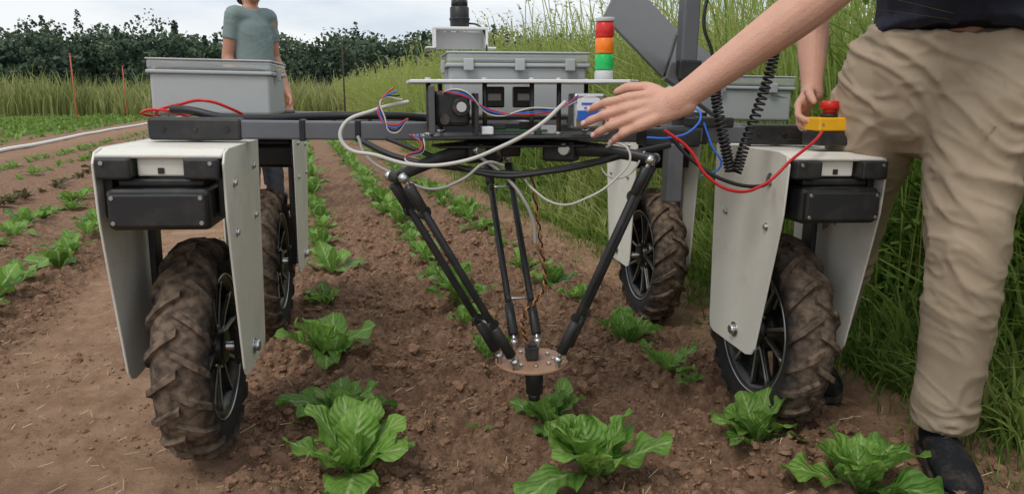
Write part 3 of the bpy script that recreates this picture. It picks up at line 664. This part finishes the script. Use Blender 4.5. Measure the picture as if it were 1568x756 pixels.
# ------------------------------------------------------------------ electronics + delta
DA=empty('delta_arm_robot',(0,0,0))
a9=math.radians(9); AX=V((math.cos(a9),math.sin(a9),0)); BX=V((-math.sin(a9),math.cos(a9),0)); C0=V((.01,2.03,0))
def dl(a,b,z): return C0+AX*a+BX*b+V((0,0,z))
r9=(0,0,a9)
shp=[(-.285,-.15),(.255,-.20),(.30,-.13),(.30,.10),(-.25,.16),(-.29,.10)]
prism('instrument_shelf',[(dl(a,b,0).x,dl(a,b,0).y) for a,b in shp],1.030,1.038,M_shelf,DA,'z')
shp2=[(-.27,-.15),(.21,-.15),(.25,-.05),(.12,.16),(-.12,.16),(-.29,-.05)]
prism('delta_base_plate',[(dl(a,b,0).x,dl(a,b,0).y) for a,b in shp2],.893,.901,M_alu,DA,'z')
prism('delta_mount_plate',[(dl(a*.8,b*.8,0).x,dl(a*.8,b*.8,0).y) for a,b in shp2],.868,.8745,M_blk,DA,'z')
for (a,b) in ((-.24,-.12),(-.10,-.13),(.02,-.13),(.09,-.13),(.2,.02),(-.2,.05)):
    cyl('standoff',dl(a,b,.901),dl(a,b,1.030),.006,M_rim,DA,n=10)
    cyl('standoff_nut',dl(a,b,.901),dl(a,b,.908),.011,M_steel,DA,n=6)
    cyl('standoff_cap',dl(a,b,1.038),dl(a,b,1.043),.008,M_steel,DA,n=12)
box('stepper_motor',dl(-.185,-.14,.968),(.085,.085,.085),M_blk,DA,.010,r9)
box('motor_bracket',dl(-.235,-.16,.965),(.012,.10,.115),M_alu,DA,.002,r9)
box('motor_bracket_side',dl(-.128,-.16,.955),(.010,.08,.10),M_blk,DA,.002,r9)
cyl('belt_pulley',dl(-.165,-.185,.972),dl(-.165,-.20,.972),.022,M_rim,DA,n=28); cyl('pulley_cap',dl(-.165,-.20,.972),dl(-.165,-.206,.972),.012,M_grey,DA,n=24)
cyl('belt_pulley_small',dl(-.205,-.183,.942),dl(-.205,-.195,.942),.013,M_rim,DA,n=20)
box('motor_connector',dl(-.10,-.17,.915),(.03,.03,.02),M_label,DA,.003,r9)
mx_=.146
box('servo_motor',dl(mx_,-.19,.962),(.078,.07,.085),M_steel,DA,.006,r9)
cyl('servo_face',dl(mx_,-.225,.962),dl(mx_,-.232,.962),.037,M_grey,DA,n=32)
box('servo_label_white',dl(mx_-.005,-.2335,.972),(.056,.002,.040),M_label,DA,.0005,r9)
box('servo_label_blue',dl(mx_-.004,-.2345,.952),(.058,.002,.024),M_blue,DA,.0005,r9)
box('servo_label_text',dl(mx_-.005,-.2355,.980),(.036,.0012,.005),M_blue,DA,.0002,r9); box('servo_label_text_2',dl(mx_-.005,-.2355,.970),(.022,.0012,.004),M_blue,DA,.0002,r9)
for q in (-.06,.02): 
    box('relay_block',dl(q-.0,.0,.995),(.055,.03,.055),M_blk,DA,.004,r9); box('relay_face',dl(q,-.0175,.995),(.035,.004,.018),M_grey,DA,.001,r9)
box('driver_board',dl(-.02,-.10,.912),(.16,.07,.005),mat('circuit_board',(.02,.10,.04),.5),DA,.001,r9)
box('driver_block',dl(-.06,-.11,.922),(.03,.03,.014),M_blk,DA,.002,r9); box('driver_block_2',dl(.02,-.09,.924),(.05,.02,.018),M_blk,DA,.002,r9)
box('terminal_strip',dl(.07,-.12,.914),(.05,.02,.022),M_grey,DA,.002,r9)
EFF=V((.055,1.965,.275)); RJ=.375
for nm,ang in (('left',210),('right',330),('back',90)):
    t=math.radians(ang)+a9; d=V((math.cos(t),math.sin(t),0)); s=V((-math.sin(t),math.cos(t),0))
    piv=C0+d*.15+V((0,0,.862)); jt=C0+d*RJ+V((0,0,.805 if nm!='back' else .800))
    if nm=='right': jt+=V((0,0,.035))
    box('shoulder_block',C0+d*.13+V((0,0,.855)),(.09,.06,.055),M_blk,DA,.008,(0,0,t))
    cyl('shoulder_shaft',piv-s*.045,piv+s*.045,.016,M_steel,DA)
    vv,ff=sweep([piv,(piv*.5+jt*.5)+V((0,0,.006)),jt],[(.014,.022),(.012,.017),(.012,.014)],s,14,5); pyd('upper_arm',vv,ff,M_blk,DA)
    cyl('elbow_shaft',jt-s*.036,jt+s*.036,.008,M_steel,DA,n=14)
    cyl('elbow_sleeve',jt-s*.018,jt+s*.018,.014,M_blk,DA,n=18)
    for q in(-1,1):
        A=jt+s*.034*q; B=EFF+d*.088+s*.034*q+V((0,0,.022)); u=(B-A).normalized(); L_=(B-A).length
        ball('ball_joint',A,.0135,M_steel,DA); ball('ball_joint',B,.0125,M_steel,DA)
        cyl('joint_stud',A,A+u*.03,.0065,M_steel,DA,n=10); cyl('joint_stud',B,B-u*.03,.0065,M_steel,DA,n=10)
        cyl('lower_rod',A+u*.02,B-u*.02,.0100,M_carb,DA,n=16)
        cyl('rod_end_sleeve',A+u*.022,A+u*.095,.0150,M_blk,DA,n=16,r2=.0135); cyl('rod_end_sleeve',B-u*.022,B-u*.12,.0150,M_blk,DA,n=16,r2=.0135)
        cyl('effector_post',EFF+d*.088+s*.034*q,EFF+d*.088+s*.034*q+V((0,0,.02)),.007,M_steel,DA,n=10)
    for tt in (.17,.78):
        A=jt.lerp(EFF+d*.088+V((0,0,.022)),tt); cyl('rod_spring',A-s*.034,A+s*.034,.004,M_steel,DA,n=8)
        for q in (-1,1): cyl('spring_clip',A+s*(.034*q-.006),A+s*(.034*q+.006),.0175,M_blk,DA,n=14)
cyl('effector_disc',EFF+V((0,0,-.008)),EFF,.102,M_copper,DA,n=48)
cyl('effector_disc_under',EFF+V((0,0,-.014)),EFF+V((0,0,-.0085)),.07,M_steel,DA,n=36)
for k in range(9):
    a=k*.698; p=EFF+V((math.cos(a)*.06,math.sin(a)*.06,0)); cyl('disc_bolt',p,p+V((0,0,.007)),.006,M_steel,DA,n=6)
box('effector_camera',EFF+V((0,0,.022)),(.035,.035,.04),M_blk,DA,.004,r9); box('effector_camera_cap',EFF+V((0,0,.046)),(.024,.024,.01),M_rim,DA,.003,r9)
cyl('tool_barrel',EFF+V((.008,0,-.10)),EFF+V((.008,0,-.014)),.024,M_blk,DA,n=24,r2=.026); cyl('tool_tip',EFF+V((.008,0,-.12)),EFF+V((.008,0,-.10)),.017,M_rim,DA,n=20)
pts=[];pts2=[]
pa=[V((.05,1.87,.80)),V((.075,1.88,.62)),V((.085,1.9,.50)),V((.03,1.9,.42)),V((.04,1.94,.33))]
cc=catmull([tuple(p) for p in pa],40)
for i,c in enumerate(cc):
    a=i*.55; pts.append((c[0]+.004*math.cos(a),c[1]+.004*math.sin(a),c[2])); pts2.append((c[0]-.004*math.cos(a),c[1]-.004*math.sin(a),c[2]))
wire('tool_wire_orange',pts,.0022,M_twist,DA,True); wire('tool_wire_black',pts2,.0022,M_rub,DA,True)
EB=empty('electronics_enclosure',(0.0,2.42,0)); EB.rotation_euler=(0,0,a9)
ebox(0,0,.42,.28,.935,.150,EB,.028,3)
box('enclosure_feet',(0,0,.9285),(.40,.10,.011),M_alu,EB,.002)
CA=empty('mast_camera',(-.165,2.42,1.142)); CA.rotation_euler=(0,0,a9)
box('bracket_plate_top',(0,0,.062),(.17,.09,.008),M_shelf,CA,.002); 
for s in(-1,1): box('bracket_leg',(s*.081,0,.030),(.008,.09,.056),M_shelf,CA,.002); box('bracket_foot',(s*.095,0,.0035),(.03,.09,.005),M_shelf,CA,.001)
box('bracket_face',(0,.046,.03),(.155,.004,.054),M_shelf,CA,.001)
cyl('camera_body',(-.0,0,.066),(0,0,.13),.030,M_blk,CA,n=32); cyl('camera_ring',(0,0,.088),(0,0,.096),.0325,M_blkg,CA,n=32); cyl('camera_top',(0,0,.13),(0,0,.150),.026,M_blkg,CA,n=32)
wire('camera_cable',[(.03,0,.08),(.055,-.01,.075),(.075,-.03,.05),(.08,-.05,-.02)],.003,M_rub,CA)
SL=empty('signal_tower_light',tuple(dl(.235,-.03,1.0385))); 
zz=0
for nm,h,m_,r in (('base',.028,M_grey,.025),('green_segment',.042,M_green,.0245),('orange_segment',.042,M_orange,.0245),('red_segment',.040,M_red,.0245),('cap',.012,M_grey,.025)):
    cyl(nm,(0,0,zz),(0,0,zz+h-.0015),r,m_,SL,n=32); zz+=h
LP=empty('laptop_computer',(0,0,0))
A=V((.250,2.14,1.212)); B=V((.43,2.17,1.045)); e1=(B-A); e2=V((.16,.27,.075)); e1n=e1.normalized(); e2=(e2-e1n*e2.dot(e1n)).normalized(); nn=e1n.cross(e2).normalized()
def slab(name,o,u,v,n,lu,lv,th,m_):
    M3=Matrix((u,v,n)).transposed().to_4x4(); M3.translation=o+u*lu/2+v*lv/2+n*th/2
    ob=box(name,(0,0,0),(lu,lv,th),m_,LP,min(.003,th*.4)); ob.matrix_world=M3; return ob
slab('lid',A,e1n,e2,nn,.245,.33,.008,M_lap)
if nn.y>0: slab('screen',A+e1n*.012+nn*.0085+e2*.01,e1n,e2,nn,.22,.31,.001,M_screen)
else: slab('screen',A+e1n*.012-nn*.0015+e2*.01,e1n,e2,nn,.22,.31,.001,M_screen)
hx0=V((1,0.,-.75)); hx=(hx0-e2*hx0.dot(e2)).normalized(); n3=hx.cross(e2).normalized()
slab('keyboard_base',A+e1n*.252,hx,e2,n3,.20,.33,.014,M_lap)
cyl('hinge',A+e1n*.248+e2*.03,A+e1n*.248+e2*.30,.007,M_rim,LP)
def coil(name,pts,turns,R,r):
    c=catmull([tuple(p) for p in pts],turns*12//(len(pts)-1)); out=[]
    for i,p in enumerate(c):
        p=V(p); q=V(c[min(i+1,len(c)-1)])-V(c[max(i-1,0)]); q.normalize(); A_=q.cross(V((0,1,0.2))).normalized(); B_=q.cross(A_)
        a=i*2*math.pi/12; out.append(p+A_*R*math.cos(a)+B_*R*math.sin(a))
    return wire(name,out,r,M_rub,None,True)
coil('coiled_cord',[(.69,2.0,1.14),(.685,2.0,1.08),(.66,2.0,.98),(.62,1.98,.87),(.60,1.97,.80)],30,.0115,.0038)
coil('coiled_cord',[(.535,2.0,1.05),(.545,2.0,.98),(.565,1.98,.88),(.583,1.97,.80)],26,.0115,.0038)
wire('straight_cord',[(.50,2.0,1.5),(.51,2.0,1.28),(.50,2.0,1.18),(.525,2.0,1.11),(.535,2.0,1.05)],.0045,M_rub)
ES=empty('emergency_stop_button',(.885,2.09,.866)); ES.rotation_euler=(0,0,a9)
box('black_housing',(0,0,.018),(.104,.09,.040),M_blk,ES,.005); box('yellow_cover',(0,0,.056),(.110,.094,.036),M_yel,ES,.004)
cyl('button_collar',(0,0,.074),(0,0,.084),.024,M_blk,ES,n=28); cyl('button_stem',(0,0,.084),(0,0,.099),.017,M_red,ES,n=24); cyl('mushroom_head',(0,0,.097),(0,0,.119),.027,M_red,ES,n=32,r2=.024)
for sx in(-1,1): cyl('cover_screw',(sx*.045,-.047,.056),(sx*.045,-.049,.056),.004,M_steel,ES,n=8)

# ------------------------------------------------------------------ people
def hand(wr,fwd,palm,thumb,s=1.,curl=.6,splay=.12,tcurl=.3,wrad=.03,nails=None):
    wr=V(wr); fwd=V(fwd).normalized(); palm=V(palm); palm=(palm-fwd*palm.dot(fwd)).normalized(); th=V(thumb); th=(th-fwd*th.dot(fwd)-palm*th.dot(palm)).normalized()
    parts=[]; ln=[(.044,.026,.022),(.049,.030,.023),(.045,.028,.022),(.035,.020,.019)]; off=[.031,.0105,-.0105,-.030]; kd=[.088,.092,.087,.079]
    parts.append(sweep([wr-fwd*.02,wr+fwd*.03*s,wr+fwd*.07*s+palm*.002],[(wrad*s,wrad*.72*s),(.036*s,.019*s),(.040*s,.015*s)],th,18,4))
    for i in range(4):
        c=curl*(1+.12*i) if not hasattr(curl,'__len__') else curl[i]
        k=wr+fwd*kd[i]*s+th*off[i]*s-palm*.003*s
        parts.append(sweep([wr+fwd*.02*s+th*off[i]*.5*s,wr+fwd*.05*s+th*off[i]*.8*s-palm*.004*s,k],[.014*s,.0125*s,.0118*s],palm,12,4))
        d=(fwd+th*splay*(1.5-i)).normalized(); p=k; a=0; P=[k-d*.012*s,k]; R=[.0105*s,.0116*s]
        for j,L_ in enumerate(ln[i]):
            a+=c*(.45,.75,.5)[j]; dj=d*math.cos(a)+palm*math.sin(a); sf=.92 if i==3 else 1.
            m_=p+dj*L_*s*.5; p=p+dj*L_*s; P+=[m_,p]; R+=[(.0093,.0085,.0078)[j]*s*sf,(.0102,.0091,.0064)[j]*s*sf]
        parts.append(sweep(P,R,palm,12,3))
        if nails is not None:
            nd=-(palm*math.cos(a)-d*math.sin(a)); M3=Matrix((dj.cross(nd).normalized(),dj,nd)).transposed(); nails.append(ell(p-dj*.005*s+nd*.0062*s*sf,(.0052*s,.0068*s,.0022*s),M3))
    k=wr+fwd*.022*s+th*.020*s+palm*.006*s; d1=(fwd*.62+th*.70+palm*.25).normalized(); d2=(fwd*.88+th*.28+palm*tcurl).normalized(); d3=(fwd*.95+th*.05+palm*(tcurl+.25)).normalized()
    p1=k+d1*.042*s; p2=p1+d2*.034*s; p3=p2+d3*.026*s
    parts.append(sweep([k,k.lerp(p1,.5),p1,p1.lerp(p2,.5),p2,p2.lerp(p3,.5),p3],[.016*s,.0165*s,.0125*s,.0112*s,.0112*s,.0105*s,.0078*s],palm,12,3))
    return parts
def head_parts(c,f,u,s=1.):
    c=V(c); f=V(f).normalized(); u=V(u); u=(u-f*u.dot(f)).normalized(); r=f.cross(u); M3=Matrix((r,f,u)).transposed()
    Q=lambda a,b,z: c+(r*a+f*b+u*z)*s
    S=lambda t: tuple(x*s for x in t)
    P=[ell(Q(0,-.012,.03),S((.076,.096,.090)),M3),ell(Q(0,.022,-.035),S((.060,.066,.078)),M3),ell(Q(0,.050,-.088),S((.030,.030,.024)),M3),
       ell(Q(0,.070,.028),S((.050,.018,.012)),M3),ell(Q(.035,.055,-.025),S((.022,.022,.02)),M3),ell(Q(-.035,.055,-.025),S((.022,.022,.02)),M3)]
    P.append(sweep([Q(0,.080,.018),Q(0,.095,-.008),Q(0,.106,-.028)],[.008*s,.0095*s,.013*s],r,12,4)); P.append(ell(Q(0,.090,-.034),S((.018,.013,.008)),M3))
    for q in(-1,1): P.append(ell(Q(q*.074,-.008,-.005),S((.007,.017,.028)),M3))
    P.append(ell(Q(0,.083,-.056),S((.024,.010,.0065)),M3)); P.append(ell(Q(0,.081,-.066),S((.021,.010,.007)),M3))
    ex=dict(eyes=[Q(q*.031,.072,.005) for q in(-1,1)],iris=[Q(q*.031,.0815,.005) for q in(-1,1)],lip=ell(Q(0,.0855,-.060),S((.021,.008,.007)),M3))
    H=[ell(Q(0,-.022,.050),S((.083,.098,.084)),M3),ell(Q(0,-.055,.0),S((.076,.058,.070)),M3),ell(Q(0,.045,.102),S((.055,.035,.025)),M3)]
    for k in range(26):
        a=random.uniform(0,6.28); e=random.uniform(.35,1.5); H.append(ell(Q(.078*math.cos(a)*math.cos(e),-.02+.09*math.sin(a)*math.cos(e),.055+.08*math.sin(e)),S((.02,.02,.012)),M3,8,6))
    return P,ex,H
def person(name,J,face,skin,shirt,pants,hands,feet,s=1.,legr=1.,sleeve=.55,vox=.005,wr=(.008,7,13),hem=None,g=1.):
    E=empty(name); J={k:V(v) for k,v in J.items()}; lat=(J['shL']-J['shR']).normalized(); latp=(J['hipL']-J['hipR']); latp.z=0; latp.normalize()
    S=lambda *t: tuple(x*s*g for x in t)
    B=[]
    B.append(sweep([J['pelvis']-V((0,0,.05)),J['pelvis'],J['waist'],J['chest'],J['chest'].lerp(J['neck'],.75)],[S(.115,.075),S(.125,.085),S(.125,.085),S(.155,.105),S(.095,.068)],lat,22,5))
    B.append(sweep([J['shR'],J['chest'].lerp(J['neck'],.55),J['shL']],[S(.055,.055),S(.07,.07),S(.055,.055)],(0,0,1),16,5))
    B.append(sweep([J['chest'].lerp(J['neck'],.6),J['neck'],J['head']-V((0,0,.02))],[S(.068,.062),S(.056,.056),S(.056,.058)],lat,16,4))
    for q in 'LR':
        sh,el,w=J['sh'+q],J['el'+q],J['wr'+q]; fd=(w-el).normalized()
        B.append(sweep([sh,sh.lerp(el,.35),sh.lerp(el,.8),el,el.lerp(w,.25),el.lerp(w,.6),el.lerp(w,.9),w+fd*.01],[.052*s,.050*s,.042*s,.042*s,.046*s,.038*s,.030*s,(.032*s,.026*s)],(0,0,1) if abs(fd.z)<.9 else (1,0,0),18,4))
        h,k,a=J['hip'+q],J['knee'+q],J['ank'+q]
        B.append(sweep([h-V((0,0,.05)),h.lerp(k,.4),k,k.lerp(a,.35),a],[.075*s*g,.072*s*g,.052*s,.052*s,.038*s],latp,18,4))
    nails=[]
    for q in 'LR': B+=hand(J['wr'+q],nails=nails if vox<.006 else None,**hands[q])
    P,ex,H=head_parts(J['head'],face,V((0,0,1)),s); B+=P
    fuse('body',B,skin,E,vox,3)
    if nails:
        vs=[];fs=[]
        for a,b in nails: o=len(vs); vs+=a; fs+=[tuple(i+o for i in f) for f in b]
        pyd('fingernails',vs,fs,M_nail,E)
    fuse('hair',H,M_hair,E,.006,2,(.006,30,30))
    for p in ex['eyes']: ball('eyeball',p,.0125*s,M_eye,E)
    for p in ex['iris']: ball('iris',p,.0055*s,M_iris,E)
    pyd('lips',*ex['lip'],M_lip,E)
    T=[]
    hemp=hem or J['pelvis'].lerp(J['waist'],.35)
    T.append(sweep([hemp,J['waist'],J['chest'],J['chest'].lerp(J['neck'],.5),J['chest'].lerp(J['neck'],.82)],[S(.207,.155),S(.185,.140),S(.190,.138),S(.150,.10),S(.085,.078)],lat,24,5,(0,0)))
    for q in 'LR':
        sh,el=J['sh'+q],J['el'+q]
        T.append(sweep([J['chest'].lerp(sh,.3)+V((0,0,.05*s)),sh,sh.lerp(el,sleeve*.5),sh.lerp(el,sleeve)],[.075*s,.074*s*g,.070*s*g,.070*s*g],(0,0,1),18,5,(1,0)))
    fuse('t_shirt',T,shirt,E,.010,3,(.006,5,9))
    T=[sweep([J['waist'].lerp(J['pelvis'],.25),J['pelvis'],J['pelvis']-V((0,0,.09*s))],[S(.178,.132),S(.196,.148),S(.172,.135)],latp,24,5,(0,1))]
    for q in 'LR':
        h,k,a=J['hip'+q],J['knee'+q],J['ank'+q]; L_=legr*s*g
        T.append(sweep([h+V((0,0,.05)),h.lerp(k,.25),h.lerp(k,.65),k,k.lerp(a,.4),k.lerp(a,.8),a+V((0,0,.02))],[.105*s*g,.124*L_,.103*L_,.090*L_,.086*L_,.080*L_,.077*L_],latp,24,5,(1,0)))
    fuse('trousers',T,pants,E,.0065,3,wr)
    for q in 'LR':
        hl,toe=[V(t) for t in feet[q]]; d=(toe-hl); L_=d.length; d.normalize(); sd=d.cross(V((0,0,1))).normalized(); z0=V((0,0,1)); kx=1.15
        gg=lambda t,h:hl+d*L_*t+z0*h
        S_=[sweep([gg(.06,.055),gg(.3,.058),gg(.6,.052),gg(.85,.040),gg(.97,.034)],[(.034*kx,.040),(.040*kx,.046),(.046*kx,.038),(.044*kx,.026),(.028*kx,.018)],sd,18,5),
            sweep([gg(.14,.04),J['ank'+q]+z0*.035],[(.040,.040),(.042,.045)],sd,16,5,(1,0))]
        fuse('shoe_upper',S_,M_shoe,E,.005,3)
        ol=[(0,.018),(.03,.032),(.12,.038),(.35,.037),(.6,.047),(.8,.048),(.93,.036),(1.0,.015)]
        pts=[hl+d*L_*t*1.02-d*.005+sd*wd*kx for t,wd in ol]+[hl+d*L_*t*1.02-d*.005-sd*wd*kx for t,wd in ol[::-1]]
        prism('shoe_sole',[(p.x,p.y) for p in pts],hl.z-.004,hl.z+.024,M_sole,E,'z',.003)
        for t in (.42,.49,.56,.63):
            wire('shoe_lace',[gg(t,.075)+sd*.028,gg(t+.01,.102-(t-.4)*.09),gg(t,.075)-sd*.028],.0028,M_rub,E)
    return E
g0=.006
J=dict(pelvis=(1.115,1.98,1.06),waist=(1.11,1.96,1.21),chest=(1.04,1.84,1.42),neck=(.985,1.74,1.575),head=(.955,1.69,1.70),
 shL=(1.03,1.635,1.450),elL=(.680,1.585,1.232),wrL=(.350,1.600,.985),
 shR=(.92,1.99,1.48),elR=(.910,2.33,1.25),wrR=(.885,2.225,1.010),
 hipL=(1.175,1.90,1.03),kneeL=(1.155,1.83,.59),ankL=(1.19,1.90,.10),
 hipR=(1.015,2.06,1.02),kneeR=(1.065,2.28,.60),ankR=(1.10,2.52,.11))
person('person_operating_robot',J,(-.8,-.45,-.35),M_skin,M_navy,M_pants,
 dict(L=dict(fwd=(-.965,.10,-.24),palm=(.0,.92,-.38),thumb=(0,.2,1),s=1.10,curl=[.50,.42,.48,.60],splay=.08,tcurl=.15),
      R=dict(fwd=(-.50,-.50,-.68),palm=(.75,-.55,.0),thumb=(-.1,-.8,.45),s=1.02,curl=[.85,.9,.95,.95],splay=.06,tcurl=.5)),
 dict(L=[(1.20,1.965,g0),(1.115,1.645,g0)],R=[(1.10,2.60,0),(1.06,2.30,0)]),s=1.04,vox=.0034,wr=(.0105,5,12),hem=V((1.105,1.955,1.135)))
def stander(name,ox,oy,face_deg,s,shirt,pants,g=1.):
    t=math.radians(face_deg); f=V((math.cos(t),math.sin(t),0)); l=V((-math.sin(t),math.cos(t),0)); o=V((ox,oy,float(gz(ox,oy))))
    p=lambda a,b,z:o+(l*a*g+f*b)*s+V((0,0,z*s))
    J=dict(pelvis=p(0,0,.95),waist=p(0,0,1.08),chest=p(0,-.01,1.30),neck=p(0,0,1.475),head=p(0,.03,1.60),
     shL=p(.175,0,1.40),elL=p(.23,-.03,1.12),wrL=p(.24,.10,.88),shR=p(-.175,0,1.40),elR=p(-.23,-.03,1.12),wrR=p(-.24,.06,.87),
     hipL=p(.09,0,.92),kneeL=p(.11,.02,.50),ankL=p(.13,0,.09),hipR=p(-.09,0,.92),kneeR=p(-.11,.02,.50),ankR=p(-.13,0,.09))
    hd=lambda sg:dict(fwd=(f*.2-V((0,0,1))),palm=l*-sg,thumb=f,s=s,curl=.7,tcurl=.3)
    person(name,J,f+V((0,0,-.1)),M_skin2,shirt,pants,dict(L=hd(1),R=hd(-1)),dict(L=[p(.13,-.06,0),p(.15,.20,0)],R=[p(-.13,-.06,0),p(-.15,.20,0)]),s=s,vox=.008,wr=(.006,6,11),sleeve=.6,g=g)
stander('person_standing',-2.17,6.4,-40,1.20,M_teal,M_dkp,.78)
stander('person_standing',-2.52,7.35,-45,1.20,M_teal,M_dkp,.78)

# ------------------------------------------------------------------ light, world, camera
w=bpy.data.worlds.new('World'); sc.world=w; w.use_nodes=True; N=w.node_tree.nodes; L=w.node_tree.links
bg=N['Background']; sky=N.new('ShaderNodeTexSky'); sky.sky_type='NISHITA'; sky.sun_disc=False
EL,AZ=math.radians(55),math.radians(215)
sky.sun_elevation=EL; sky.sun_rotation=AZ; L.new(sky.outputs[0],bg.inputs[0]); bg.inputs[1].default_value=.12
bg2=N.new('ShaderNodeBackground'); tc=N.new('ShaderNodeTexCoord'); mp=N.new('ShaderNodeMapping'); mp.inputs['Scale'].default_value=(1.2,1.2,4); L.new(tc.outputs['Generated'],mp.inputs[0])
n=N.new('ShaderNodeTexNoise'); n.inputs['Scale'].default_value=2.6; n.inputs['Detail'].default_value=7; n.inputs['Roughness'].default_value=.55; L.new(mp.outputs[0],n.inputs['Vector'])
cr=N.new('ShaderNodeValToRGB'); e=cr.color_ramp.elements; e[0].position=.36; e[0].color=(.66,.73,.82,1); e[1].position=.58; e[1].color=(.92,.935,.95,1)
L.new(n.outputs['Fac'],cr.inputs[0]); L.new(cr.outputs[0],bg2.inputs[0]); bg2.inputs[1].default_value=1.08
ms=N.new('ShaderNodeMixShader'); ms.inputs[0].default_value=.88; L.new(bg.outputs[0],ms.inputs[1]); L.new(bg2.outputs[0],ms.inputs[2]); L.new(ms.outputs[0],N['World Output'].inputs[0])
sl=bpy.data.lights.new('sun','SUN'); sl.energy=1.5; sl.angle=math.radians(20); sl.color=(1,.96,.9); so=link(bpy.data.objects.new('sun',sl))
d=V((math.sin(AZ)*math.cos(EL),math.cos(AZ)*math.cos(EL),math.sin(EL))); so.rotation_euler=d.to_track_quat('Z','Y').to_euler()
cd=bpy.data.cameras.new('camera'); co=link(bpy.data.objects.new('camera',cd)); cd.sensor_width=36; cd.lens=25.94; cd.clip_end=2000; cd.clip_start=.05
co.location=(0,0,1.0); co.rotation_euler=(math.radians(90-11.6),0,0); sc.camera=co
sc.view_settings.view_transform='Standard'; sc.view_settings.look='None'; sc.view_settings.exposure=0
